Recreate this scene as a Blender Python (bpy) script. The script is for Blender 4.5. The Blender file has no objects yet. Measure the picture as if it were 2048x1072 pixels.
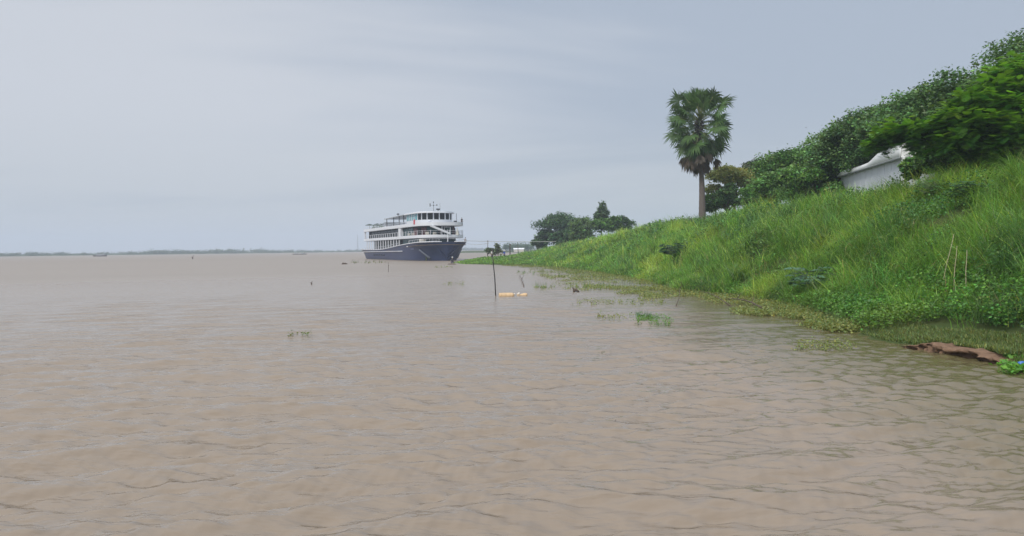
import bpy, math, random
import numpy as np
from mathutils import Vector, Matrix, Euler
R = math.radians
random.seed(7); rng = np.random.default_rng(7)
scene = bpy.context.scene
COL = scene.collection

# ------------------------------------------------------------------ camera
CAMZ = 2.8; F = 1480.0
cam = bpy.data.cameras.new('camera'); camo = bpy.data.objects.new('camera', cam); COL.objects.link(camo)
cam.sensor_width = 36.0; cam.lens = F/2048*36.0; cam.clip_start = 0.1; cam.clip_end = 9000
CM = Matrix.Translation((0, 0, CAMZ)) @ Euler((R(90-1.50), 0, 0)).to_matrix().to_4x4() @ Matrix.Rotation(R(-0.60), 4, 'Z')
camo.matrix_world = CM
scene.camera = camo

# ------------------------------------------------------------------ world, sun, exposure
SUN_EL, SUN_AZ = R(46), R(212)          # azimuth measured clockwise from +Y
w = bpy.data.worlds.new('World'); scene.world = w; w.use_nodes = True
nt = w.node_tree; nt.nodes.clear()
def N(nt, t, **kw):
    n = nt.nodes.new(t)
    for k, v in kw.items():
        if k.startswith('i_'): n.inputs[k[2:].replace('_', ' ')].default_value = v
        else: setattr(n, k, v)
    return n
out = N(nt, 'ShaderNodeOutputWorld')
sky = N(nt, 'ShaderNodeTexSky', sky_type='NISHITA', sun_disc=False)
sky.sun_elevation = SUN_EL; sky.sun_rotation = SUN_AZ; sky.air_density = 1.5; sky.dust_density = 2.0
bg1 = N(nt, 'ShaderNodeBackground'); bg1.inputs['Strength'].default_value = 0.06
nt.links.new(sky.outputs[0], bg1.inputs['Color'])
tc = N(nt, 'ShaderNodeTexCoord')
sep = N(nt, 'ShaderNodeSeparateXYZ'); nt.links.new(tc.outputs['Generated'], sep.inputs[0])
def math_n(nt, op, a, b=None, c=None):
    n = nt.nodes.new('ShaderNodeMath'); n.operation = op
    for i, v in enumerate((a, b, c)):
        if v is None: continue
        if isinstance(v, (int, float)): n.inputs[i].default_value = v
        else: nt.links.new(v, n.inputs[i])
    return n.outputs[0]
zz = math_n(nt, 'ADD', math_n(nt, 'MAXIMUM', sep.outputs[2], 0.0), 0.16)
cx = math_n(nt, 'DIVIDE', sep.outputs[0], zz); cy = math_n(nt, 'DIVIDE', sep.outputs[1], zz)
cmb = N(nt, 'ShaderNodeCombineXYZ'); nt.links.new(cx, cmb.inputs[0]); nt.links.new(cy, cmb.inputs[1])
mp = N(nt, 'ShaderNodeMapping'); nt.links.new(cmb.outputs[0], mp.inputs[0])
mp.inputs['Rotation'].default_value = (0, 0, R(35)); mp.inputs['Scale'].default_value = (0.34, 0.62, 1); mp.inputs['Location'].default_value = (1.3, 0.45, 0)
n1 = N(nt, 'ShaderNodeTexNoise'); n1.inputs['Scale'].default_value = 1.0; n1.inputs['Detail'].default_value = 5; n1.inputs['Roughness'].default_value = 0.52; n1.inputs['Distortion'].default_value = 0.5
nt.links.new(mp.outputs[0], n1.inputs['Vector'])
# a broad pale bank of cloud towards the left, bluer cloud towards the right
side = math_n(nt, 'MULTIPLY', sep.outputs[0], -0.42)
fac = math_n(nt, 'ADD', math_n(nt, 'MULTIPLY_ADD', n1.outputs['Fac'], 2.3, -0.40), side)
mr = N(nt, 'ShaderNodeMapRange', interpolation_type='SMOOTHSTEP'); mr.inputs[1].default_value = 0.46; mr.inputs[2].default_value = 1.0
nt.links.new(fac, mr.inputs[0])
mixc = N(nt, 'ShaderNodeMix', data_type='RGBA'); nt.links.new(mr.outputs[0], mixc.inputs[0])
mixc.inputs[6].default_value = (0.425, 0.490, 0.595, 1); mixc.inputs[7].default_value = (0.615, 0.65, 0.715, 1)
# horizon veil
hz = N(nt, 'ShaderNodeMapRange', interpolation_type='SMOOTHSTEP'); hz.inputs[1].default_value = 0.0; hz.inputs[2].default_value = 0.20; hz.inputs[3].default_value = 0.8; hz.inputs[4].default_value = 0.0
nt.links.new(sep.outputs[2], hz.inputs[0])
mixh = N(nt, 'ShaderNodeMix', data_type='RGBA'); nt.links.new(hz.outputs[0], mixh.inputs[0])
nt.links.new(mixc.outputs[2], mixh.inputs[6]); mixh.inputs[7].default_value = (0.525, 0.575, 0.62, 1)
# overcast sky is brighter towards the zenith
zb = N(nt, 'ShaderNodeMapRange', interpolation_type='SMOOTHSTEP'); zb.inputs[1].default_value = 0.36; zb.inputs[2].default_value = 0.95; zb.inputs[3].default_value = 1.0; zb.inputs[4].default_value = 2.2
nt.links.new(sep.outputs[2], zb.inputs[0])
bg2 = N(nt, 'ShaderNodeBackground'); nt.links.new(mixh.outputs[2], bg2.inputs['Color']); nt.links.new(zb.outputs[0], bg2.inputs['Strength'])
ms = N(nt, 'ShaderNodeMixShader'); ms.inputs[0].default_value = 0.93
nt.links.new(bg1.outputs[0], ms.inputs[1]); nt.links.new(bg2.outputs[0], ms.inputs[2]); nt.links.new(ms.outputs[0], out.inputs['Surface'])

sl = bpy.data.lights.new('sun', 'SUN'); sl.energy = 2.5; sl.angle = R(16); sl.color = (1.0, 0.95, 0.87)
so = bpy.data.objects.new('sun', sl); COL.objects.link(so)
sd = Vector((math.sin(SUN_AZ)*math.cos(SUN_EL), math.cos(SUN_AZ)*math.cos(SUN_EL), math.sin(SUN_EL)))
so.rotation_euler = sd.to_track_quat('Z', 'Y').to_euler(); so.location = (-40, -40, 80)
scene.view_settings.view_transform = 'Standard'; scene.view_settings.look = 'None'
scene.view_settings.exposure = 0.05; scene.view_settings.gamma = 1.0
scene.render.engine = 'CYCLES'
scene.cycles.max_bounces = 6; scene.cycles.diffuse_bounces = 3; scene.cycles.glossy_bounces = 3
scene.cycles.transmission_bounces = 4; scene.cycles.volume_bounces = 1; scene.cycles.transparent_max_bounces = 6
scene.cycles.use_adaptive_sampling = True

# ------------------------------------------------------------------ placing helpers
Rm = np.array(CM.to_3x3())
def ray(px, py):
    d = Rm @ np.array([(px-1024)/F, -(py-536)/F, -1.0]); return d
def at(px, py, z=0.0):
    d = ray(px, py); t = (z-CAMZ)/d[2]; return Vector((d[0]*t, d[1]*t, z))
def at_y(px, py, Y):
    d = ray(px, py); t = Y/d[1]; return Vector((d[0]*t, Y, CAMZ+d[2]*t))

# ------------------------------------------------------------------ tagging and mesh helpers
def tag(o, label=None, cat=None, group=None, kind=None, category=None):
    cat = cat or category
    if label: o['label'] = label
    if cat and kind is None: o['category'] = cat
    if group: o['group'] = group
    if kind: o['kind'] = kind
    return o
def empty(name, loc, rz=0, **kw):
    o = bpy.data.objects.new(name, None); COL.objects.link(o); o.location = loc; o.rotation_euler = (0, 0, rz)
    o.empty_display_size = 0.3
    return tag(o, **kw)
class MB:
    def __init__(s): s.v = []; s.f = []
    def add(s, vs, fs):
        b = len(s.v); s.v += [tuple(v) for v in vs]; s.f += [tuple(i+b for i in f) for f in fs]; return s
    def box(s, c, d, rz=0.0):
        x, y, z = (i/2 for i in d); ca, sa = math.cos(rz), math.sin(rz); vs = []
        for sx, sy, sz in ((-1,-1,-1),(1,-1,-1),(1,1,-1),(-1,1,-1),(-1,-1,1),(1,-1,1),(1,1,1),(-1,1,1)):
            px, py = sx*x, sy*y
            vs.append((c[0]+px*ca-py*sa, c[1]+px*sa+py*ca, c[2]+sz*z))
        return s.add(vs, [(0,3,2,1),(4,5,6,7),(0,1,5,4),(1,2,6,5),(2,3,7,6),(3,0,4,7)])
    def tube(s, pts, rad, n=8, cap=True):
        pts = [Vector(p) for p in pts]
        if not isinstance(rad, (list, tuple)): rad = [rad]*len(pts)
        vs = []; fs = []
        up = Vector((0.13, 0.21, 0.97))
        for i, p in enumerate(pts):
            t = (pts[min(i+1, len(pts)-1)]-pts[max(i-1, 0)])
            t = t.normalized() if t.length > 1e-9 else Vector((0, 0, 1))
            if abs(t.dot(up)) > 0.98: uu = Vector((1, 0, 0))
            else: uu = up
            a = t.cross(uu).normalized(); b = t.cross(a).normalized()
            for k in range(n):
                q = 2*math.pi*k/n; vs.append(p+(a*math.cos(q)+b*math.sin(q))*rad[i])
        for i in range(len(pts)-1):
            for k in range(n):
                fs.append((i*n+k, i*n+(k+1) % n, (i+1)*n+(k+1) % n, (i+1)*n+k))
        if cap: fs.append(tuple(range(n-1, -1, -1))); fs.append(tuple(range((len(pts)-1)*n, len(pts)*n)))
        return s.add(vs, fs)
    def lathe(s, c, prof, n=16):
        vs = []; fs = []
        for r_, z_ in prof:
            for k in range(n):
                q = 2*math.pi*k/n; vs.append((c[0]+r_*math.cos(q), c[1]+r_*math.sin(q), c[2]+z_))
        m = len(prof)
        for i in range(m-1):
            for k in range(n): fs.append((i*n+k, i*n+(k+1) % n, (i+1)*n+(k+1) % n, (i+1)*n+k))
        fs.append(tuple(range(n-1, -1, -1))); fs.append(tuple(range((m-1)*n, m*n)))
        return s.add(vs, fs)
    def prism(s, outline, z0, z1):      # closed plan outline (list of xy), z may be callable
        n = len(outline); g = lambda z, p: z(p) if callable(z) else z
        vs = [(p[0], p[1], g(z0, p)) for p in outline]+[(p[0], p[1], g(z1, p)) for p in outline]
        fs = [tuple(range(n-1, -1, -1)), tuple(range(n, 2*n))]+[(i, (i+1) % n, n+(i+1) % n, n+i) for i in range(n)]
        return s.add(vs, fs)
    def ribbon_wall(s, path, z0, z1, th=0.08):   # an upright wall of real thickness along an open path
        path = [Vector((p[0], p[1], 0)) for p in path]; n = len(path); L = []; Rr = []
        for i, p in enumerate(path):
            t = (path[min(i+1, n-1)]-path[max(i-1, 0)]).normalized(); nn = Vector((t.y, -t.x, 0))*th/2
            L.append(p+nn); Rr.append(p-nn)
        g = lambda z, p: z(p) if callable(z) else z
        vs = []
        for i in range(n):
            for q in (L[i], Rr[i]):
                vs.append((q.x, q.y, g(z0, path[i]))); vs.append((q.x, q.y, g(z1, path[i])))
        fs = []
        for i in range(n-1):
            a = 4*i; b = a+4
            fs += [(a, b, b+1, a+1), (a+2, a+3, b+3, b+2), (a+1, b+1, b+3, a+3), (a, a+2, b+2, b)]
        fs += [(0, 1, 3, 2), (4*n-4, 4*n-2, 4*n-1, 4*n-3)]
        return s.add(vs, fs)
    def build(s, name, mat, parent=None, smooth=False, **kw):
        me = bpy.data.meshes.new(name); me.from_pydata(s.v, [], s.f); me.update()
        if smooth: me.polygons.foreach_set('use_smooth', [True]*len(me.polygons))
        me.materials.append(mat)
        o = bpy.data.objects.new(name, me); COL.objects.link(o)
        if parent is not None: o.parent = parent
        return tag(o, **kw)
def mesh_np(name, V, Q, mat, col=None, parent=None, smooth=False, attrs=None, **kw):
    V = np.asarray(V, np.float32).reshape(-1, 3); Q = np.asarray(Q, np.int32).reshape(-1, 4)
    me = bpy.data.meshes.new(name)
    me.vertices.add(len(V)); me.vertices.foreach_set('co', V.ravel())
    me.loops.add(Q.size); me.loops.foreach_set('vertex_index', Q.ravel())
    me.polygons.add(len(Q)); me.polygons.foreach_set('loop_start', np.arange(0, Q.size, 4, dtype=np.int32))
    me.polygons.foreach_set('loop_total', np.full(len(Q), 4, np.int32))
    if smooth: me.polygons.foreach_set('use_smooth', np.ones(len(Q), bool))
    if col is not None:
        a = me.attributes.new('Col', 'FLOAT_COLOR', 'POINT')
        c4 = np.ones((len(V), 4), np.float32); c4[:, :3] = col; a.data.foreach_set('color', c4.ravel())
    for k, v in (attrs or {}).items():
        a = me.attributes.new(k, 'FLOAT', 'POINT'); a.data.foreach_set('value', np.asarray(v, np.float32))
    me.update(calc_edges=True)
    me.materials.append(mat)
    o = bpy.data.objects.new(name, me); COL.objects.link(o)
    if parent is not None: o.parent = parent
    return tag(o, **kw)

# value noise
def vnoise(x, y, s=1.0, seed=0):
    x = np.asarray(x, float)/s+seed*17.31; y = np.asarray(y, float)/s-seed*9.7
    xi = np.floor(x); yi = np.floor(y); fx = x-xi; fy = y-yi
    fx = fx*fx*(3-2*fx); fy = fy*fy*(3-2*fy)
    def h(a, b):
        t = np.sin(a*127.1+b*311.7+seed*74.7)*43758.5453; return t-np.floor(t)
    return (h(xi, yi)*(1-fx)+h(xi+1, yi)*fx)*(1-fy)+(h(xi, yi+1)*(1-fx)+h(xi+1, yi+1)*fx)*fy
def fbm(x, y, s, seed=0, o=3):
    a = 0; t = 0
    for i in range(o): a = a+vnoise(x, y, s/2**i, seed+i)*0.5**i; t += 0.5**i
    return a/t

# ------------------------------------------------------------------ materials
MATS = {}
def pmat(name, col, rough=0.6, metal=0.0, noise=0.0, nscale=2.0, coat=0.0, bump=0.0, spec=0.5, alpha=1.0, trans=0.0):
    if name in MATS: return MATS[name]
    m = bpy.data.materials.new(name); m.use_nodes = True; t = m.node_tree; b = t.nodes['Principled BSDF']
    b.inputs['Base Color'].default_value = (*col, 1); b.inputs['Roughness'].default_value = rough; b.inputs['Metallic'].default_value = metal
    b.inputs['Specular IOR Level'].default_value = spec
    if coat: b.inputs['Coat Weight'].default_value = coat; b.inputs['Coat Roughness'].default_value = 0.08
    if trans: b.inputs['Transmission Weight'].default_value = trans
    if noise or bump:
        c = N(t, 'ShaderNodeTexCoord'); nn = N(t, 'ShaderNodeTexNoise'); nn.inputs['Scale'].default_value = nscale; nn.inputs['Detail'].default_value = 6
        t.links.new(c.outputs['Object'], nn.inputs['Vector'])
        if noise:
            mx = N(t, 'ShaderNodeMix', data_type='RGBA'); t.links.new(nn.outputs['Fac'], mx.inputs[0])
            mx.inputs[6].default_value = (*[i*(1-noise) for i in col], 1); mx.inputs[7].default_value = (*[min(1, i*(1+noise)) for i in col], 1)
            t.links.new(mx.outputs[2], b.inputs['Base Color'])
        if bump:
            bp = N(t, 'ShaderNodeBump'); bp.inputs['Strength'].default_value = bump; bp.inputs['Distance'].default_value = 0.05
            t.links.new(nn.outputs['Fac'], bp.inputs['Height']); t.links.new(bp.outputs[0], b.inputs['Normal'])
    MATS[name] = m; return m
def leafmat(name, trans=0.35, rough=0.5, spec=0.3):
    m = bpy.data.materials.new(name); m.use_nodes = True; t = m.node_tree; b = t.nodes['Principled BSDF']; o = t.nodes['Material Output']
    a = N(t, 'ShaderNodeAttribute', attribute_name='Col')
    t.links.new(a.outputs['Color'], b.inputs['Base Color']); b.inputs['Roughness'].default_value = rough; b.inputs['Specular IOR Level'].default_value = spec
    tr = N(t, 'ShaderNodeBsdfTranslucent'); mx = N(t, 'ShaderNodeMix', data_type='RGBA', blend_type='MULTIPLY'); mx.inputs[0].default_value = 1
    t.links.new(a.outputs['Color'], mx.inputs[6]); mx.inputs[7].default_value = (1.35, 1.3, 0.6, 1)
    t.links.new(mx.outputs[2], tr.inputs['Color'])
    s = N(t, 'ShaderNodeMixShader'); s.inputs[0].default_value = trans
    t.links.new(b.outputs[0], s.inputs[1]); t.links.new(tr.outputs[0], s.inputs[2]); t.links.new(s.outputs[0], o.inputs['Surface'])
    return m
M_GRASS = leafmat('grass_blade', 0.35, 0.42, 0.4)
M_LEAF = leafmat('leaf', 0.3, 0.45, 0.35)
M_BARK = pmat('bark', (0.12, 0.095, 0.075), 0.9, noise=0.4, nscale=6, bump=0.6)
M_PALMBARK = pmat('palm_bark', (0.115, 0.095, 0.085), 0.9, noise=0.35, nscale=3, bump=0.8)

# ------------------------------------------------------------------ terrain
ROWS = np.array([
 (-60, 13.0, 14.5,.5, 18,3.0, 24,5.4, 34,6.0),
 (5,  11.6, 13.2,.5, 17,3.0, 23,5.75, 33,6.0),
 (14, 11.2, 12.8,.5, 16.4,3.0, 22.4,5.75, 32,6.0),
 (18, 11.4, 13.2,.42, 16.4,3.05, 22,5.75, 32,6.0),
 (20, 10.95,13.2,.42, 16.4,3.05, 21.8,5.75, 32,6.0),
 (22, 10.4, 13.2,.42, 16.4,3.0, 21.6,5.75, 32,6.0),
 (26, 11.6, 13.5,.4, 16.6,3.0, 21.3,5.55, 31,6.0),
 (31, 12.5, 13.8,.4, 16.8,3.0, 21.1,5.45, 31,6.0),
 (36, 13.0, 14.0,.35, 17,3.0, 21,5.45, 31,6.0),
 (41, 12.2, 13.3,.35, 16.6,3.0, 21,5.45, 31,6.0),
 (47, 10.6, 12,.3, 15.6,3.0, 21.2,5.45, 32,6.0),
 (62, 11.2, 12.6,.3, 16,3.0, 21.8,5.55, 32,6.0),
 (83, 9.8, 11.5,.3, 16,3.0, 22.6,5.5, 33,6.0),
 (105, 7.2, 9.0,.35, 14,2.9, 21,5.35, 33,6.0),
 (126, 0.0, 4,.4, 10,1.7, 17.8,4.9, 31,5.6),
 (138, -8.5, -5,.35, 6,1.2, 16.5,4.4, 30,5.2),
 (150, -11, -7,.6, 5,1.25, 15,4.0, 29,4.6),
 (163, -9, -5,.8, 4,1.3, 13.5,3.5, 28,4.2),
 (178, 0, 2,.6, 6,1.3, 11,2.8, 26,3.6),
 (205, 5, 6.5,.6, 8,1.4, 11,2.4, 26,3.2),
 (320, 10,13,.6, 17,1.5, 22,2.4, 40,3.0),
 (1200,130,134,.6,140,1.5,150,2.4,170,3.0),
 (3000,700,704,.6,710,1.5,720,2.4,760,3.0)], float)
def terrain(X, Y, rough=True):
    X = np.asarray(X, float); Y = np.asarray(Y, float)
    c = [np.interp(Y, ROWS[:, 0], ROWS[:, k]) for k in range(1, 10)]
    wob = (fbm(Y, Y*0, 4.0, 3)-0.5)*0.9+(fbm(Y, Y*0, 1.1, 5)-0.5)*0.35
    toe = c[0]+wob
    z = np.where(X < toe, np.maximum(-(toe-X)*0.22, -4.5), 0)
    seg = [(toe, 0*toe, c[1], c[2]), (c[1], c[2], c[3], c[4]), (c[3], c[4], c[5], c[6]), (c[5], c[6], c[7], c[8])]
    for x0, z0, x1, z1 in seg:
        t = (X-x0)/np.maximum(x1-x0, .1); z = np.where((t >= 0) & (t < 1), z0+(z1-z0)*t, z)
    z = np.where(X >= c[7], c[8], z)
    if rough:
        m = np.clip((X-c[1])/2.0, 0, 1)
        z = z+((fbm(X, Y, 5.0, 11)-0.5)*1.3+(fbm(X, Y, 1.7, 12)-0.5)*0.55)*m
    return z
def hit(px, py, zoff=0.0):
    d = ray(px, py); t = 5.0
    while t < 600:
        p = d*t
        if CAMZ+p[2] < float(terrain(p[0], p[1]))+zoff: break
        t *= 1.004
    return Vector((d[0]*t, d[1]*t, CAMZ+d[2]*t))
def gz(x, y): return float(terrain(x, y))

ys = np.concatenate([np.arange(-60, 5, 5.), np.arange(5, 60, .35), np.arange(60, 210, 1.0), np.arange(210, 420, 12.), np.array([480, 600, 800, 1200, 2000, 3000.])])
tt = np.concatenate([[-3000, -600, -120, -60, -20], np.linspace(-6, -.2, 12)])
uu = np.linspace(0, 4, 96)
tail = np.array([20, 80, 250, 700, 1600, 2900.])
nv = []
for y in ys:
    b = [np.interp(y, ROWS[:, 0], ROWS[:, k]) for k in (1, 2, 4, 6, 8)]
    xs = np.concatenate([b[0]+tt, np.interp(uu, range(5), b), b[4]+tail])
    xs = np.clip(xs, -3000, 3050) + np.linspace(0, 1e-3, len(xs))
    nv.append(np.stack([xs, np.full_like(xs, y), terrain(xs, np.full_like(xs, y))], 1))
nv = np.array(nv); nr, nc = nv.shape[:2]
def gridq(nr, nc, off=0):
    i = np.arange(nr-1)[:, None]*nc+np.arange(nc-1)[None]; return np.stack([i, i+1, i+nc+1, i+nc], -1).reshape(-1, 4)+off
M_SOIL = bpy.data.materials.new('soil'); M_SOIL.use_nodes = True
t = M_SOIL.node_tree; b = t.nodes['Principled BSDF']; b.inputs['Roughness'].default_value = 0.95; b.inputs['Specular IOR Level'].default_value = 0.1
c = N(t, 'ShaderNodeTexCoord'); n_ = N(t, 'ShaderNodeTexNoise'); n_.inputs['Scale'].default_value = 0.7; n_.inputs['Detail'].default_value = 8; t.links.new(c.outputs['Object'], n_.inputs['Vector'])
cr = N(t, 'ShaderNodeValToRGB'); t.links.new(n_.outputs['Fac'], cr.inputs[0])
cr.color_ramp.elements[0].position = .35; cr.color_ramp.elements[0].color = (0.045, 0.07, 0.02, 1); cr.color_ramp.elements[1].position = .65; cr.color_ramp.elements[1].color = (0.08, 0.095, 0.035, 1)
t.links.new(cr.outputs[0], b.inputs['Base Color'])
mesh_np('ground', nv.reshape(-1, 3), gridq(nr, nc), M_SOIL, smooth=True, kind='structure')

# ------------------------------------------------------------------ river
M_WAT = bpy.data.materials.new('muddy_water'); M_WAT.use_nodes = True
t = M_WAT.node_tree; b = t.nodes['Principled BSDF']
b.inputs['IOR'].default_value = 1.33; b.inputs['Roughness'].default_value = 0.06; b.inputs['Specular IOR Level'].default_value = 0.5
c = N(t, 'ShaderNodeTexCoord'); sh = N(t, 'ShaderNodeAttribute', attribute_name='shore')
na = N(t, 'ShaderNodeTexNoise'); na.inputs['Scale'].default_value = 0.05; na.inputs['Detail'].default_value = 4
mpw = N(t, 'ShaderNodeMapping'); mpw.inputs['Scale'].default_value = (0.35, 1, 1); t.links.new(c.outputs['Object'], mpw.inputs[0]); t.links.new(mpw.outputs[0], na.inputs['Vector'])
mx1 = N(t, 'ShaderNodeMix', data_type='RGBA'); t.links.new(na.outputs['Fac'], mx1.inputs[0])
mx1.inputs[6].default_value = (0.218, 0.174, 0.130, 1); mx1.inputs[7].default_value = (0.264, 0.213, 0.163, 1)
mx2 = N(t, 'ShaderNodeMix', data_type='RGBA'); t.links.new(sh.outputs['Fac'], mx2.inputs[0]); t.links.new(mx1.outputs[2], mx2.inputs[6]); mx2.inputs[7].default_value = (0.120, 0.102, 0.048, 1)  # olive near shore: clearer shallow water, with the dark bank reflection painted in
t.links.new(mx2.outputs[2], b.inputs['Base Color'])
def rip(scale, sx, sy, rot, det=3, dist=0.3):
    m_ = N(t, 'ShaderNodeMapping'); m_.inputs['Scale'].default_value = (sx, sy, 1); m_.inputs['Rotation'].default_value = (0, 0, R(rot)); t.links.new(c.outputs['Object'], m_.inputs[0])
    n = N(t, 'ShaderNodeTexNoise'); n.inputs['Scale'].default_value = scale; n.inputs['Detail'].default_value = det; n.inputs['Roughness'].default_value = .55; n.inputs['Distortion'].default_value = dist
    t.links.new(m_.outputs[0], n.inputs['Vector']); return n.outputs['Fac']
r1 = rip(1.0, 0.9, 3.0, -12); r2 = rip(1.0, 3.0, 8.0, 10); r3 = rip(1.0, .22, 0.9, -6, 2)
def bumpn(h, dist, strength, prev=None):
    bp = N(t, 'ShaderNodeBump'); bp.inputs['Distance'].default_value = dist
    if isinstance(strength, float): bp.inputs['Strength'].default_value = strength
    else: t.links.new(strength, bp.inputs['Strength'])
    t.links.new(h, bp.inputs['Height'])
    if prev: t.links.new(prev, bp.inputs['Normal'])
    return bp.outputs[0]
calm = math_n(t, 'MULTIPLY_ADD', sh.outputs['Fac'], -0.55, 1.0)
nb = bumpn(r3, 0.10, calm); nb = bumpn(r1, 0.08, calm, nb); nb = bumpn(r2, 0.013, 0.9, nb)
t.links.new(nb, b.inputs['Normal'])
ra = N(t, 'ShaderNodeAttribute', attribute_name='ripple_rough'); t.links.new(ra.outputs['Fac'], b.inputs['Roughness'])

az = np.concatenate([np.linspace(-180, -62, 22)[:-1], np.linspace(-62, -41, 40)[:-1], np.linspace(-41, 41, 900), np.linspace(41, 62, 40)[1:], np.linspace(62, 180, 22)[1:]])
inv = np.linspace(1/4.0, 1/260., 1000); rr = np.concatenate([[0.02, 1, 2.2, 3.2], 1/inv, [300, 360, 450, 600, 800, 1100, 1500, 2100, 3050]])
A, RR = np.meshgrid(np.radians(az), rr); X = RR*np.sin(A); Y = RR*np.cos(A)
dr = np.gradient(rr)[:, None]*np.ones_like(X)
Z = np.zeros_like(X); wr = np.random.default_rng(11)
toeX = np.interp(Y, ROWS[:, 0], ROWS[:, 1])
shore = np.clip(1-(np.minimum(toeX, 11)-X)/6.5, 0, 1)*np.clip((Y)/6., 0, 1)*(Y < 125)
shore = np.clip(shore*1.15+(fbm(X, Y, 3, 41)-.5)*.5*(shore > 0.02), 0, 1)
wx = X+(fbm(X, Y, 3.2, 31, 2)-.5)*.7; wy = Y+(fbm(X, Y, 3.6, 32, 2)-.5)*.7
for lam in np.geomspace(0.30, 2.1, 52):
    th = R(101)+wr.normal(0, R(15)); k = 2*math.pi/lam
    amp = 0.0086*lam**0.95*wr.uniform(.6, 1.3)
    ph = k*(wx*math.cos(th)+wy*math.sin(th))+wr.uniform(0, 6.28)
    att = np.clip(1.3-dr*2.6/lam, 0, 1)
    Z += amp*att*(np.sin(ph)+0.22*np.cos(2*ph))
Z2 = np.zeros_like(X)
for lam in np.geomspace(0.14, 0.6, 26):
    th = R(98)+wr.normal(0, R(34)); k = 2*math.pi/lam; amp = 0.0085*lam*wr.uniform(.6, 1.3)
    Z2 += amp*np.clip(1.3-dr*2.6/lam, 0, 1)*np.sin(k*(wx*math.cos(th)+wy*math.sin(th))+wr.uniform(0, 6.28))
gust = 0.74+0.72*fbm(X, Y, 7.0, 33)
Z = (Z*(1-0.62*shore)*.70+Z2*(.85+.9*shore))*gust*np.clip((RR-2)/3, 0, 1)
rgh = np.interp(RR, [0, 14, 40, 100, 300, 1000], [.09, .09, .18, .32, .42, .45])
Z = Z*np.clip((300-RR)/100, 0, 1)
V = np.stack([X, Y, Z], -1); nr, nc = X.shape
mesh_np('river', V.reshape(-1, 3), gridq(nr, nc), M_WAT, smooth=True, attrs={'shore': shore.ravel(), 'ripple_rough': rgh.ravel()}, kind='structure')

# ------------------------------------------------------------------ vegetation primitives
def cols(base, n, var=0.18, hue=0.12):
    b = np.asarray(base, float)
    if b.ndim == 1: b = np.tile(b, (n, 1))
    v = np.exp(rng.normal(0, var, (n, 1))); h = rng.normal(0, hue, n)
    o = b*v; o[:, 0] *= np.exp(h); o[:, 2] *= np.exp(-h*.6)
    return np.clip(o, 0.004, 0.75)
def blades(P, azi, lean, curve, L, W, C, seg=4, twist=None):
    """arching ribbons; all args arrays of length n"""
    n = len(P); pts = [P]; ang = lean.copy(); d = L/seg
    for i in range(seg):
        a = lean+curve*((i+.5)/seg)**1.3
        step = np.stack([np.sin(a)*np.sin(azi), np.sin(a)*np.cos(azi), np.cos(a)], 1)*d[:, None]
        pts.append(pts[-1]+step)
    tw = azi+(rng.uniform(-.9, .9, n) if twist is None else twist)
    side = np.stack([np.cos(tw), -np.sin(tw), np.zeros(n)], 1)
    V = np.zeros((n, (seg+1)*2, 3)); prof = [0.75]+[1.0-0.92*(i/seg)**1.8 for i in range(1, seg+1)]
    for i in range(seg+1):
        V[:, 2*i] = pts[i]-side*(W*prof[i]/2)[:, None]; V[:, 2*i+1] = pts[i]+side*(W*prof[i]/2)[:, None]
    q = np.array([[2*i, 2*i+1, 2*i+3, 2*i+2] for i in range(seg)])
    Q = (np.arange(n)[:, None, None]*(seg+1)*2+q[None]).reshape(-1, 4)
    return V.reshape(-1, 3), Q, np.repeat(C, (seg+1)*2, 0)
def leaves(P, D, Nn, L, W, C):
    """one folded rhombus leaf each: base P, direction D, normal Nn"""
    D = D/np.linalg.norm(D, axis=1, keepdims=True)
    S = np.cross(D, Nn); S /= np.linalg.norm(S, axis=1, keepdims=True)+1e-9
    L = L[:, None]; W = W[:, None]
    V = np.stack([P, P+D*L*.42+S*W/2, P+D*L, P+D*L*.42-S*W/2], 1)
    Q = np.arange(len(P)*4).reshape(-1, 4)
    return V.reshape(-1, 3), Q, np.repeat(C, 4, 0)
def merge(parts):
    V = []; Q = []; C = []; o = 0
    for v, q, c_ in parts: V.append(v); Q.append(q+o); C.append(c_); o += len(v)
    return np.concatenate(V), np.concatenate(Q), np.concatenate(C)
def rdir(n, up=0.0):
    d = rng.normal(0, 1, (n, 3)); d[:, 2] += up; return d/np.linalg.norm(d, axis=1, keepdims=True)
YG = np.array((0.27, 0.40, 0.062)); MG = np.array((0.145, 0.29, 0.048)); DG = np.array((0.045, 0.11, 0.028)); STRAW = np.array((0.36, 0.31, 0.16))
def inview(X, Y, m=0.86): return (Y > 4) & (np.abs(X) < m*Y+1.5)

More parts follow.
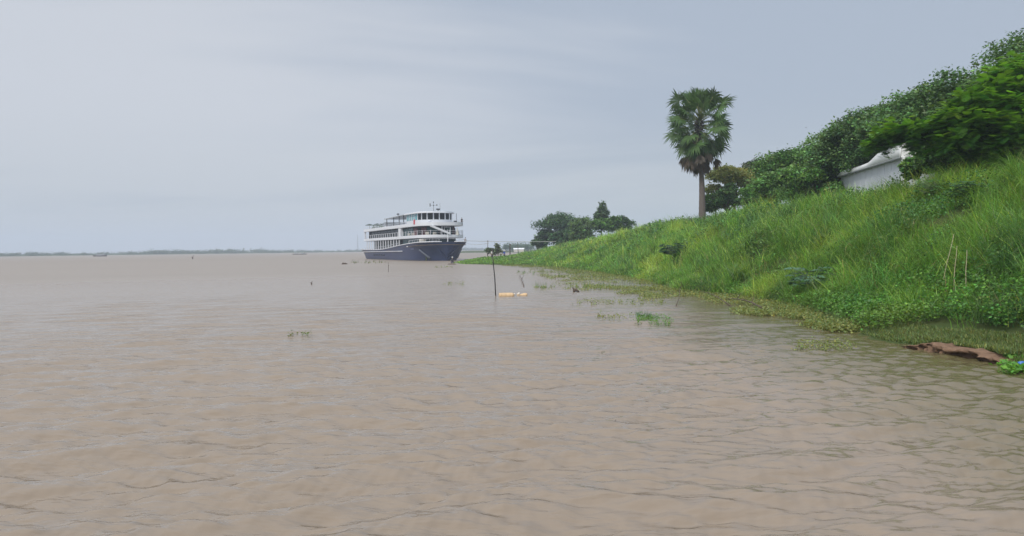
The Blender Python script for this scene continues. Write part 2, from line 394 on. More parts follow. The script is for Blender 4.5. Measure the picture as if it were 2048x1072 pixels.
# ---- tall grass on the bank
def sample_bank(n, y0, y1, u0, u1, p=1.0):
    q = rng.uniform(0, 1, n)
    Y = y0*(y1/y0)**q if p == 1.0 else (y0**(1-p)+q*(y1**(1-p)-y0**(1-p)))**(1/(1-p))
    u = rng.uniform(u0, u1, n)
    B = [np.interp(Y, ROWS[:, 0], ROWS[:, k]) for k in (1, 2, 4, 6, 8)]
    X = np.zeros(n)
    for i in range(4):
        m = (u >= i) & (u <= i+1); X[m] = (B[i]+(B[i+1]-B[i])*(u-i))[m]
    return X, Y, u
def grass_field(n, y0, y1, u0, u1, nb, hscale=1.0, p=1.0, wild=0.0):
    X, Y, u = sample_bank(n, y0, y1, u0, u1, p)
    k = inview(X, Y); X, Y, u = X[k], Y[k], u[k]
    if wild:
        k = fbm(X, Y, 2.1, 27) > .56; X, Y, u = X[k], Y[k], u[k]
    broad = fbm(X, Y, 3.2, 21); keep = ~((broad > .60) & (rng.uniform(0, 1, len(X)) < .6)); X, Y, u, broad = X[keep], Y[keep], u[keep], broad[keep]
    n = len(X); patch = np.clip((fbm(X, Y, 6.0, 22)-.25)*2-.08, 0, 1); hh = np.clip((fbm(X, Y, 1.5, 23)-.27)/.46, 0, 1)
    hgt = (0.30+1.35*hh)*hscale*np.where(u < 1.4, .75, 1.0)
    f1 = np.clip((patch-.42)*5+ (u-1.6)*.35, 0, 1)[:, None]; base = MG*(1-f1)+YG*f1
    f2 = np.clip((.46-fbm(X, Y, 1.6, 24))*7, 0, 1)[:, None]; base = base*(1-f2)+DG*1.5*f2
    base = cols(base, n, .32, .14)
    P = np.repeat(np.stack([X, Y, terrain(X, Y)-.03], 1), nb, 0); m = len(P)
    sp = np.repeat(0.10+Y*.0022, nb); P[:, 0] += rng.normal(0, 1, m)*sp; P[:, 1] += rng.normal(0, 1, m)*sp
    caz = np.repeat(rng.normal(R(-95), R(80), n), nb)
    azi = np.where(rng.uniform(0, 1, m) < .45, caz+rng.normal(0, .5, m), rng.uniform(-3.14, 3.14, m))
    L = np.repeat(hgt if not wild else rng.uniform(.8, 1.15, n)*wild, nb)*rng.uniform(.55, 1.2, m); D = P[:, 1]
    W = np.maximum(0.014, D*.00048)*rng.uniform(.6, 1.5, m)
    C = cols(np.repeat(base, nb, 0), m, .2, .08)
    if wild: C = C*1.12
    s = rng.uniform(0, 1, m) < .045; C[s] = cols(STRAW, s.sum(), .2)
    s = rng.uniform(0, 1, m) < .06; C[s] = cols(YG*1.5, s.sum(), .2)
    return blades(P, azi, np.abs(rng.normal(.2, .32, m)), rng.uniform(.5, 2.9, m), L, W, C, 4)
g = [grass_field(3400, 12, 30, 1.05, 3.5, 22, p=1.0, hscale=1.15), grass_field(3600, 30, 48, .3, 3.5, 21, p=1.0, hscale=1.15), grass_field(6000, 46, 118, .15, 3.3, 14, 1.1), grass_field(2800, 116, 215, 1.8, 3.4, 9, .95),
     grass_field(2600, 14, 120, .9, 3.0, 44, wild=1.85), grass_field(900, 15, 60, .9, 1.7, 16, wild=.8), grass_field(1100, 18, 130, 2.75, 3.2, 34, wild=1.2)]
V, Q, C = merge(g)
mesh_np('tall_grass', V, Q, M_GRASS, C, kind='stuff', label='tall arching green grass covering the sloping river bank', category='grass')

# ---- leafy undergrowth and vines
def leafy(n, y0, y1, u0, u1, per, sel, h, size, base, p=1.0):
    X, Y, u = sample_bank(n, y0, y1, u0, u1, p); k = inview(X, Y) & sel(X, Y, u); X, Y, u = X[k], Y[k], u[k]; n = len(X)
    if n == 0: return (np.zeros((0, 3)), np.zeros((0, 4), int), np.zeros((0, 3)))
    hh = (0.35+.9*fbm(X, Y, 1.3, 51))*h; Z = terrain(X, Y)
    bc = cols(base, n, .35, .15); y2 = np.clip((fbm(X, Y, 1.8, 52)-.5)*5, 0, 1)[:, None]; bc = bc*(1-y2*.7)+cols(YG*.6, n, .2)*y2*.7
    P = np.repeat(np.stack([X, Y, Z], 1), per, 0); m = len(P); s = np.repeat(np.maximum(.14, Y*.004), per)
    P[:, 0] += rng.normal(0, 1, m)*s; P[:, 1] += rng.normal(0, 1, m)*s; P[:, 2] = terrain(P[:, 0], P[:, 1])+np.repeat(hh, per)*rng.uniform(.1, 1, m)**.6
    sz = size*np.maximum(1, P[:, 1]/38.)*rng.uniform(.6, 1.4, m)
    D = rdir(m, .15); D[:, 2] *= .5; Nn = rdir(m, 1.6)
    return leaves(P, D, Nn, sz, sz*.75, cols(np.repeat(bc, per, 0), m, .2, .06))
LOW = np.array((0.095, 0.23, 0.036))
g = [leafy(3600, 15.5, 38, .12, 1.75, 13, lambda X, Y, u: (u > .95) | (Y > 22.5), .75, .085, LOW),
     leafy(1100, 38, 118, .15, 1.5, 11, lambda X, Y, u: u > 0, .6, .08, LOW),
     leafy(3400, 124, 185, 0.0, 2.6, 10, lambda X, Y, u: u >= 0, .38, .055, np.array((.13, .27, .04))),
     leafy(6000, 18, 110, 1.5, 3.5, 12, lambda X, Y, u: fbm(X, Y, 3.2, 21) > .555, 1.25, .10, DG*1.6)]
V, Q, C = merge(g)
mesh_np('leafy_undergrowth', V, Q, M_LEAF, C, kind='stuff', label='low broad leaved weeds and creepers along the foot of the bank', category='ground cover')

# ---- short turf on the little terrace at the right
n = 42000; Y = rng.uniform(15.5, 24.0, n); toe = np.interp(Y, ROWS[:, 0], ROWS[:, 1]); X = toe+rng.uniform(-.05, 2.0, n)
Z = np.maximum(terrain(X, Y), np.where((Y > 17.2) & (Y < 20.0) & (X < toe+.55), .22, -9)); k = (Z > .02) & ~((Y > 17.1) & (Y < 20.0) & (X < toe-.05+.42*fbm(X, Y, .5, 61))); X, Y, Z = X[k], Y[k], Z[k]; n = len(X)
V, Q, C = blades(np.stack([X, Y, Z], 1), rng.uniform(-3.14, 3.14, n), rng.uniform(0, .7, n), rng.uniform(.2, 1.6, n), rng.uniform(.06, .15, n)*(.6+1.2*fbm(X, Y, .5, 64)), rng.uniform(.009, .022, n), cols(np.array((.135, .185, .055)), n, .4, .2), 2)
mesh_np('short_turf', V, Q, M_GRASS, C, kind='stuff', label='short olive green turf on the low ledge at the water edge', category='turf')

# ---- floating water weeds along the shore
def raft(P, n_leaf, spread, size, base, emergent=0.15):
    """flat floating leaves + a few emergent stems round centres P (k,2)"""
    k = len(P); c_ = np.repeat(P, n_leaf, 0); m = len(c_)
    xy = c_+rng.normal(0, 1, (m, 2))*np.array(spread)
    Pz = np.stack([xy[:, 0], xy[:, 1], np.abs(rng.normal(.07, .05, m))], 1)
    D = rdir(m); D[:, 2] = np.abs(D[:, 2])*.35; sz = size*rng.uniform(.5, 1.4, m)
    return leaves(Pz, D, rdir(m, 2.0), sz, sz*.62, cols(base, m, .22, .15))
def stems(P, h, wd, base, lean=.25, seg=3):
    n = len(P); P3 = np.stack([P[:, 0], P[:, 1], np.full(n, -.05)], 1)
    return blades(P3, rng.uniform(-3.14, 3.14, n), np.abs(rng.normal(0, lean, n)), rng.uniform(0, .9, n), h, wd, cols(base, n, .25, .12), seg)
WEED = np.array((.21, .245, .070))
n = 12000; Y = 24*(125/24)**rng.uniform(0, 1, n); toe = np.interp(Y, ROWS[:, 0], ROWS[:, 1]); off = np.interp(Y, [24, 28, 31, 37, 45, 60, 73, 90, 112, 125], [1.0, 2.4, 3.6, 6.0, 6.0, 8.4, 8.0, 6.8, 5.0, 3.0])
X = toe+.4-rng.uniform(0, 1, n)**1.1*off; k = (fbm(X*.8, Y*.5, .9, 71) > .42+.24*(toe-X)/off); X, Y = X[k], Y[k]
P = np.stack([X, Y], 1)
g = [raft(P, 10, (.20, .32), .09, WEED)]
s = rng.integers(0, len(P), 1900); g.append(stems(P[s]+rng.normal(0, .3, (1900, 2)), rng.uniform(.15, .9, 1900), np.maximum(.012, P[s][:, 1]*.00035), np.array((.10, .17, .04))))
s = rng.integers(0, len(P), 1400); g.append(stems(P[s]+rng.normal(0, .3, (1400, 2)), rng.uniform(.1, .55, 1400), np.maximum(.01, P[s][:, 1]*.0003), np.array((.20, .17, .09)), .7))
V, Q, C = merge(g)
mesh_np('floating_weed_mat', V, Q, M_LEAF, C, kind='stuff', label='yellowish green water weeds floating along the foot of the bank', category='water weeds')

def weed_patch(px0, px1, py0, py1, nc_, label, base=WEED, stem=0, stem_h=.3, leaf=.07, stem_col=(.10, .2, .05), per=9, name='water_weed_clump'):
    a = at((px0+px1)/2, (py0+py1)/2)
    P = []
    for i in range(nc_):
        q = at(random.uniform(px0, px1), random.uniform(py0, py1)); P.append((q.x-a.x, q.y-a.y))
    P = np.array(P); g = [raft(P, per, (.06, .10), leaf, base)]
    if stem:
        s = rng.integers(0, len(P), stem)
        v, q_, c_ = stems(P[s]+rng.normal(0, .08, (stem, 2)), rng.uniform(.4, 1.1, stem)*stem_h, np.full(stem, max(.012, a.y*.0004)), np.array(stem_col), .22)
        g.append((v, q_, c_))
    v, q_, c_ = merge(g); o = mesh_np(name, v, q_, M_LEAF, c_, label=label, cat='water weeds', group='loose clumps of floating water weed'); o.location = a
    return o
weed_patch(1195, 1262, 632, 642, 26, 'thin yellow green weed strip floating left of the grassy tuft', stem=16, stem_h=.28)
weed_patch(1275, 1345, 634, 650, 60, 'flat bright green grassy patch floating in the river off the leafy shore', base=np.array((.12, .24, .05)), stem=520, stem_h=.2, stem_col=(.10, .24, .06))
weed_patch(1273, 1302, 630, 638, 14, 'upright blue green reeds at the left end of the bright green tuft', base=np.array((.09, .2, .07)), stem=70, stem_h=.42, stem_col=(.06, .15, .08))
weed_patch(1592, 1705, 685, 702, 80, 'yellow green weed clump floating in front of the short turf ledge', stem=60, stem_h=.22, leaf=.06)
weed_patch(1612, 1760, 645, 657, 110, 'long yellow green weed strip lying along the shore before the leafy undergrowth', stem=40, stem_h=.2, leaf=.06)
weed_patch(1150, 1330, 602, 611, 100, 'long thin raft of yellow green weeds reaching left from the shore', stem=70, stem_h=.25)
weed_patch(888, 928, 566, 572, 18, 'small weed clump floating left of the tall thin pole', stem=16, stem_h=.35)
weed_patch(572, 628, 670, 676, 13, 'lone green weed strand drifting in open water at the left', leaf=.08, stem=5, stem_h=.2, per=5, base=np.array((.12, .16, .04)))
weed_patch(1178, 1222, 712, 716, 5, 'tiny dark weed strand drifting in the middle of the open water', leaf=.05, per=3, base=np.array((.06, .08, .03)))
weed_patch(1035, 1072, 544, 550, 30, 'yellow green weed raft floating right of the thin pole near the shore', stem=30, stem_h=.5, base=np.array((.17, .24, .05)))
weed_patch(1068, 1235, 573, 580, 90, 'row of emergent green weeds behind the dark floating stump', stem=150, stem_h=.55, leaf=.09)
weed_patch(2008, 2085, 716, 750, 110, 'bright green leafy water plants below the bare earth ledge', base=np.array((.12, .30, .04)), stem=50, stem_h=.2, leaf=.11)
weed_patch(868, 905, 533, 536, 14, 'faint weed clump floating just off the green spit', stem=10, stem_h=.5, leaf=.14)
weed_patch(700, 775, 523, 527, 26, 'line of sparse reeds standing in front of the ship stern', stem=60, stem_h=1.0, leaf=.16, stem_col=(.12, .15, .07))
weed_patch(848, 866, 520, 522, 8, 'green reed tuft standing before the ship bow', stem=90, stem_h=2.0, leaf=.2, stem_col=(.11, .17, .06))

# ------------------------------------------------------------------ earth ledge, driftwood, dry canes
M_EARTH = pmat('red_earth', (0.185, 0.118, 0.078), 0.95, noise=0.5, nscale=7, bump=1.0, spec=.1)
ysl = np.linspace(16.9, 20.2, 320); prof = [(.0, -.5), (.06, -.1), (.12, .03), (.12, .10), (-.03, .17), (-.05, .21), (0.05, .24), (.2, .25), (.35, .25), (.5, .22), (.7, .05)]
Vl = []
for y in ysl:
    toe = np.interp(y, ROWS[:, 0], ROWS[:, 1])-.18; e_ = min(1, (y-16.9)/.6, (20.2-y)/.9); e_ = max(e_, 0)**.7*(.6+.65*float(vnoise(y, 0, .45, 88)))
    for j, (dx, z) in enumerate(prof):
        nx = (vnoise(y*1.0, j*.6, .12, 81)-.5)*.24+(vnoise(y*1.0, j*.3, .45, 84)-.5)*.24+(vnoise(y, j*.1, 1.1, 82)-.5)*.4; nz = (vnoise(y, j*.7, .14, 83)-.5)*.11
        Vl.append((toe+dx+nx*(1 if j < 8 else .3), y, (z*e_*.85 if z > 0 else z)+nz*e_))
mesh_np('earth_ledge', Vl, gridq(len(ysl), len(prof)), M_EARTH, smooth=True, kind='structure')

M_WOOD = pmat('driftwood', (0.09, 0.065, 0.05), .9, noise=.4, nscale=8, bump=.6)
def branch(px, py, px2, py2, r, label, h=.25, group=None, forks=3):
    a = at(px, py); b_ = at(px2, py2); d = b_-a; m = MB(); P = [a*0]
    for i in range(1, 7): P.append(d*(i/6)+Vector((random.gauss(0, .04), random.gauss(0, .04), h*math.sin(i/6*2.6))))
    m.tube(P, [r*(1-.12*i) for i in range(7)], 7)
    for k in range(forks):
        q = P[2+k]; m.tube([q, q+Vector((random.uniform(-.3, .3), random.uniform(-.3, .3), random.uniform(.1, .35)))], [r*.5, r*.2], 5)
    o = m.build('driftwood_branch', M_WOOD, smooth=True, label=label, cat='branch', group=group); o.location = a; return o
branch(1530, 618, 1452, 604, .05, 'dark forked branch lying half in the water at the foot of the bank')
branch(1462, 612, 1398, 588, .03, 'pale thin bent branch leaning over the weeds left of the dark forked branch')
branch(1048, 575, 1038, 552, .035, 'leaning dead stick among the emergent weeds right of the orange drum', .2)
branch(1352, 612, 1368, 585, .02, 'thin green stalk leaning above the water weeds before the bank', .6)
stump = MB(); stump.tube([(0, 0, -.1), (0, 0, .08), (.10, .02, .14), (.22, 0, .07), (.34, 0, .0)], [.05, .09, .10, .07, .03], 9); stump.tube([(0, 0, .05), (-.03, 0, .2), (-.07, 0, .27), (-.13, 0, .26)], [.06, .045, .04, .015], 7)
o = stump.build('floating_stump', M_WOOD, smooth=True, label='small black stump poking out of the water among the weeds', cat='stump'); o.location = at(1148, 584)
stump = MB(); stump.tube([(-.6, 0, .0), (-.35, 0, .14), (.2, .03, .15), (.6, 0, .05)], [.06, .16, .15, .05], 9); stump.tube([(-.35, 0, .15), (-.33, 0, .42)], [.08, .03], 7)
o = stump.build('floating_log', M_WOOD, smooth=True, label='dark log floating in open water left of the ship', cat='log'); o.location = at(689, 528.5)
for px, py, lab in ((623, 569, 'tiny dark twig sticking out of the open water below the floating log'), (385, 518, 'tiny dark float in the far open water left of centre'), (1230, 846, 'tiny dark speck of flotsam in the near water')):
    m = MB(); m.tube([(0, 0, -.1), (.01, 0, .1), (.06, .02, .22)], [.04, .03, .012], 6); m.tube([(0, 0, .05), (-.07, 0, .14)], [.02, .008], 5)
    o = m.build('twig', M_WOOD, smooth=True, label=lab, cat='twig'); o.location = at(px, py); s_ = o.location.y/45; o.scale = (max(s_, .12),)*3

M_CANE = pmat('dry_cane', (.42, .36, .24), .8, noise=.25, nscale=5)
for px, py, qx, qy, lab in ((1884, 575, 1908, 468, 'tall pale dry cane leaning in the grass, leftmost of three'), (1908, 572, 1914, 492, 'pale dry cane standing between the other two in the grass'), (1932, 570, 1934, 500, 'short pale dry cane in the grass, rightmost of three')):
    a = hit(px, py); a = Vector((0, 0, CAMZ)).lerp(a, .965); b_ = at_y(qx, qy, a.y+.15); m = MB(); d = b_-a
    m.tube([-d*.35, Vector((0, 0, 0)), d*.4+Vector((-.05, -.05, 0)), d*.75, d], [.014, .013, .011, .009, .006], 6)
    o = m.build('dry_cane', M_CANE, smooth=True, label=lab, cat='cane', group='dry canes in the bank grass'); o.location = a

# ------------------------------------------------------------------ trees
def tube_path(a, b, sag, n=5):
    a = Vector(a); b = Vector(b); return [a.lerp(b, i/(n-1))+Vector((0, 0, sag*math.sin(math.pi*i/(n-1)))) for i in range(n)]
def crown_geo(cen, rad, n_lobe, n_clump, n_leaf, leaf, col, lobe_r=.38, flat=.7, sig=.40, top=None, bottom=-.75, var=.42):
    """lobes in an ellipsoid, clumps on their outer sides, leaves in each clump"""
    n_clump = int(n_clump*1.9); leaf = leaf*1.22; cen = np.array(cen); rad = np.array(rad); L = []
    while len(L) < n_lobe:
        d = rng.normal(0, 1, 3); d /= np.linalg.norm(d)
        if d[2] < bottom: continue
        L.append(cen+d*rad*rng.uniform(.45, .82))
    L = np.array(L); lr = rad.min()*lobe_r*rng.uniform(.7, 1.3, n_lobe)
    li = rng.integers(0, n_lobe, n_clump); d = rdir(n_clump, .45)
    cp = L[li]+d*(lr[li]*rng.uniform(.55, 1.15, n_clump))[:, None]*np.array([1.15, 1.15, flat])
    ccol = cols(col, n_clump, var, .12)
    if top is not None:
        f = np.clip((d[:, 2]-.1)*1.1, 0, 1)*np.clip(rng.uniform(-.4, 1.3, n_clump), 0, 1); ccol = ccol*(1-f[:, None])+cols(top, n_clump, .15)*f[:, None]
    P = np.repeat(cp, n_leaf, 0); m = len(P); s = sig*lr.mean()*.5
    P = P+rng.normal(0, 1, (m, 3))*np.array([s, s, s*.55])
    sz = leaf*rng.uniform(.6, 1.4, m)
    D = rdir(m); D[:, 2] = D[:, 2]*.5-.15
    return leaves(P, D, rdir(m, 1.3), sz, sz*.55, cols(np.repeat(ccol, n_leaf, 0), m, .16, .05)), L
def tree(px, py, Y, rad, n_lobe, n_clump, n_leaf, leaf, col, label, name='broadleaf_tree', top=None, group=None, trunk_r=.22, sink=0.0, trunk_dx=0, **kw):
    c = at_y(px, py, Y); bz = gz(c.x+trunk_dx, Y)-.2; e = empty(name, (c.x+trunk_dx, Y, bz), label=label, cat='tree', group=group)
    cen = (-trunk_dx, 0, c.z-bz)
    (V, Q, C), L = crown_geo(cen, rad, n_lobe, n_clump, n_leaf, leaf, col, top=top, **kw)
    mesh_np('crown', V, Q, M_LEAF, C, parent=e)
    m = MB(); fork = Vector((cen[0]*.4, 0, max(.6, (c.z-bz)-rad[2]*.75)))
    m.tube([(0, 0, -.3), (0, 0, .2), fork*.5+Vector((.08, 0, 0)), fork], [trunk_r*1.35, trunk_r*1.1, trunk_r*.9, trunk_r*.8], 9)
    for l in L[:min(len(L), 16)]:
        m.tube(tube_path(fork, l, rad[2]*.12), [trunk_r*.55, trunk_r*.42, trunk_r*.3, trunk_r*.2, trunk_r*.08], 6)
    m.build('trunk', M_BARK, e, smooth=True)
    return e
T1 = np.array((.095, .19, .048)); T2 = np.array((.085, .165, .052)); T3 = np.array((.26, .29, .085)); TFAR = np.array((.055, .11, .040))
GB = 'trees along the top of the bank'
# far group on the bend
tree(1128, 462, 205, (8.6, 7.5, 4.8), 26, 900, 13, .42, TFAR, 'wide domed dark tree behind the green spit right of the ship', flat=.5, group='far trees on the river bend', sig=.75, trunk_r=.4)
tree(1090, 474, 208, (3.8, 3.8, 3.0), 10, 260, 13, .40, TFAR*.9, 'low dark tree at the left foot of the wide domed tree', group='far trees on the river bend')
tree(1203, 440, 190, (1.7, 1.7, 4.6), 22, 330, 13, .36, np.array((.07, .12, .05)), 'slender pointed tree standing just right of the wide domed tree', group='far trees on the river bend', flat=1.6, lobe_r=.55)
tree(1240, 452, 185, (3.2, 3, 3.2), 9, 260, 13, .36, TFAR, 'small round dark tree on the crest between the slender tree and the palm', group='far trees on the river bend')
tree(1168, 462, 178, (3.6, 3.2, 3.4), 12, 420, 12, .34, np.array((.10, .17, .055)), 'pale green feathery thicket in front of the wide domed tree', name='bushy_thicket', flat=1.4, group='far trees on the river bend')
tree(1075, 490, 200, (3.0, 3, 1.6), 8, 200, 12, .34, TFAR, 'low dark bush at the water side below the wide domed tree', name='bush', group='far trees on the river bend')
tree(975, 502, 168, (2.3, 1.8, 1.1), 12, 90, 9, .26, np.array((.10, .15, .07)), 'scraggy grey green shrub beside the ship bow behind the person in white', name='shrub', trunk_r=.10, bottom=-.6, group='shrubs on the green spit')
tree(996, 501, 166, (1.3, 1.3, 1.4), 8, 90, 9, .26, np.array((.12, .15, .08)), 'upright grey green shrub right of the scraggy shrub on the spit', name='shrub', trunk_r=.09, flat=1.4, group='shrubs on the green spit')
# trees behind the palm
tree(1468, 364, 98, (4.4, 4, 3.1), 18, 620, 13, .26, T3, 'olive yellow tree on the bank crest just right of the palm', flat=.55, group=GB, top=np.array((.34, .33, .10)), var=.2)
tree(1512, 352, 102, (2.2, 2.5, 2.6), 9, 300, 12, .26, np.array((.06, .085, .04)), 'dark feathery tree top between the olive tree and the tall green tree', flat=1.3, group=GB)
tree(1455, 398, 94, (3.4, 3, 2.2), 12, 420, 12, .22, T2*.9, 'low dark green tree under the olive yellow tree beside the palm', group=GB)
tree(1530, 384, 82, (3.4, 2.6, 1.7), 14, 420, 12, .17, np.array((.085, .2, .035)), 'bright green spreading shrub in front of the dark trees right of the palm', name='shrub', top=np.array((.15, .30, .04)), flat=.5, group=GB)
tree(1590, 350, 80, (4.2, 4, 3.6), 22, 900, 13, .24, T1, 'dark green tree, first of the taller ones to the right of the palm', group=GB)
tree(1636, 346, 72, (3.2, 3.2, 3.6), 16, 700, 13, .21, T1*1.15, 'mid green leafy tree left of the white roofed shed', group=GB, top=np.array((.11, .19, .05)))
tree(1700, 302, 66, (3.6, 3.6, 3.2), 20, 900, 13, .20, T2, 'dark tree rising directly above the left end of the white roofed shed', group=GB)
tree(1752, 288, 62, (3.2, 3, 3.6), 18, 800, 13, .19, T2*.95, 'dense dark tree behind the shed roof, under the sky notch', group=GB)
tree(1690, 335, 70, (4.2, 2, 2.0), 16, 620, 12, .19, T1*.9, 'low dark thicket behind the shed', name='bushy_thicket', group=GB)
tree(1866, 262, 54, (4.2, 3.6, 3.6), 26, 1300, 13, .19, T2*1.1, 'tall grey green tree between the shed and the bright fern leaved tree', group=GB, flat=.6)
tree(1940, 240, 50, (3.4, 3.4, 3.4), 20, 1000, 13, .18, T2, 'tall dark tree behind the left shoulder of the bright fern leaved tree', group=GB)
tree(2060, 192, 46, (3.9, 3.4, 3.6), 26, 1300, 13, .17, T2*1.1, 'tallest dark tree at the right edge behind the bright fern leaved tree', group=GB)
tree(2110, 330, 44, (6, 3, 4.5), 22, 900, 13, .18, T2*.8, 'dark thicket under the bright fern leaved tree at the right edge', name='bushy_thicket', group=GB)

for i, (px, py, Y, rx, rz_, c_, lab) in enumerate(((1560, 372, 74, 3.2, 1.9, T1, 'dark bush filling the gap below the first tall tree right of the palm'), (1625, 372, 66, 3.2, 2.0, T1*1.2, 'mid green bush at the left end of the shed'),
        (1590, 392, 72, 3.4, 1.6, T2, 'low dark bush line on the crest between the palm and the shed'), (1525, 408, 80, 3.0, 1.3, T1, 'low bush at the foot of the bright green spreading shrub'), (1665, 350, 68, 2.6, 2.4, T2, 'dark bush behind the left end of the shed'), (1838, 334, 47, 1.0, .9, T1, 'small bush covering the lower right corner of the shed'), (1872, 322, 45, 1.7, 1.2, T2, 'dark bush hiding the right end of the shed'), (1900, 310, 44, 2.4, 1.7, T2*1.1, 'dark bush under the fern leaved tree, right of the one by the shed'),
        (1975, 300, 40, 2.4, 1.6, T1, 'dark bush under the middle of the fern leaved tree'), (2050, 280, 39, 2.6, 2.0, T1, 'dark bush under the fern leaved tree at the right edge'), (1430, 405, 96, 2.0, 1.5, T1, 'small bush just right of the palm trunk foot'),
        (1800, 262, 58, 2.8, 2.6, T2, 'dark bushy growth above the middle of the shed roof'), (1216, 448, 176, 3.6, 1.8, T1, 'low green bush under the slender pointed tree'), (1130, 478, 190, 5.0, 2.2, TFAR, 'low bush filling the space under the wide domed tree'))):
    tree(px, py, Y, (rx, rx*.8, rz_), 12, 460, 12, .0042*Y if Y < 60 else .0031*Y, c_, lab, name='bush', group='bushes along the top of the bank', trunk_r=.09)
# near fern-leaved (flame) tree : layered sprays of pinnate fronds
def fronds(P, az_, el, L, C):
    n = len(P); K = 9; Vs = []; Cs = []
    ca, sa = np.cos(az_), np.sin(az_); fwd0 = np.stack([sa*np.cos(el), ca*np.cos(el), np.sin(el)], 1)
    side = np.stack([ca, -sa, rng.normal(0, .18, n)], 1)
    for k in range(K):
        tk = (k+.5)/K; c_ = P+fwd0*(L*tk)[:, None]; c_[:, 2] -= L*.30*tk**2
        wl = L*.36*math.sin(math.pi*(0.12+.82*tk))**.8
        for sg in (-1, 1):
            tip = c_+side*(sg*wl)[:, None]+fwd0*(wl*.35)[:, None]; tip[:, 2] -= wl*.10
            h = fwd0*(L*.047)[:, None]
            Vs.append(np.stack([c_-h, tip-h*.55, tip+h*.55, c_+h], 1)); Cs.append(C)
    V = np.stack(Vs, 1).reshape(-1, 3); C = np.repeat(C, K*2*4, 0)
    return V, np.arange(len(V)).reshape(-1, 4), C
def fern_tree(base, sprays, label, name='fern_leaved_tree'):
    """sprays: (x,y,z centre, radius, count) absolute"""
    e = empty(name, base, label=label, cat='tree', group=GB); m = MB(); parts = []
    fork = Vector((0, 0, 1.8)); m.tube([(0, 0, -.4), (.05, 0, .9), fork], [.34, .27, .24], 10)
    for (x, y, z, r_, cnt) in sprays:
        c_ = Vector((x, y, z))-Vector(base)
        m.tube(tube_path(fork, c_, .4, 6), [.15, .12, .09, .07, .05, .03], 6)
        a = rng.uniform(-3.14, 3.14, cnt); q = np.sqrt(rng.uniform(0, 1, cnt))*r_
        P = np.stack([c_.x+np.sin(a)*q, c_.y+np.cos(a)*q, c_.z+.25*r_*(1-(q/r_)**2)*1.3-.12*r_+rng.normal(0, .24, cnt)], 1)
        az_ = a+rng.normal(0, .6, cnt); el = rng.normal(.12, .35, cnt)
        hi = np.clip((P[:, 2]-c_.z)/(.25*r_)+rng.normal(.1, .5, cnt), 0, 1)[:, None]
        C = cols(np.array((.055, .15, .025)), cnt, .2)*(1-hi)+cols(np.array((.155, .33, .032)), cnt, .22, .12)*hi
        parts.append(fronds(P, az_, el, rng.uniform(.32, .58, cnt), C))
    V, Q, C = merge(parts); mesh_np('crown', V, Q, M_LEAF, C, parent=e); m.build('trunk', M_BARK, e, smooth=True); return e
base = at_y(2100, 330, 38); base.z = gz(base.x, 38)-.2
sp = []
def spray(px, py, Y, r_, cnt): c_ = at_y(px, py, Y); sp.append((c_.x, c_.y, c_.z, r_, cnt))
for px, py, Y, r_, cnt in ((2010, 150, 37, 1.0, 150), (2060, 130, 38, 1.3, 200), (1985, 180, 36.5, 1.1, 170), (2040, 185, 36, 1.2, 200), (1950, 205, 36, 1.1, 170), (2000, 218, 35.5, 1.1, 190), (2060, 230, 35, 1.2, 200),
        (1915, 235, 36, 1.0, 160), (1965, 250, 35, 1.1, 180), (2025, 262, 34.5, 1.1, 200), (2075, 290, 34, 1.1, 180), (1880, 258, 36.5, 1.0, 150), (1925, 280, 35.5, 1.0, 150), (1985, 288, 35, 1.0, 170), (2040, 305, 34.5, .9, 130),
        (1845, 262, 38, 1.0, 150), (1812, 264, 38.5, .9, 140), (1778, 276, 39, .8, 120), (1855, 280, 38, .8, 110), (1752, 292, 39.5, .5, 60), (1890, 300, 37, .8, 80), (1955, 312, 35.5, .8, 80),
        (2120, 170, 37, 1.5, 160), (2140, 240, 36, 1.5, 160), (2130, 310, 36, 1.4, 120), (1850, 292, 41, .7, 70), (1905, 250, 41, 1.2, 120), (1990, 200, 41, 1.5, 140), (2060, 200, 41, 1.5, 140), (1960, 290, 40, 1.4, 110), (2050, 280, 40, 1.5, 120)):
    spray(px, py, Y, r_, int(cnt*2.1))
fern_tree(base, sp, 'bright green fern leaved tree with layered drooping sprays at the right edge')

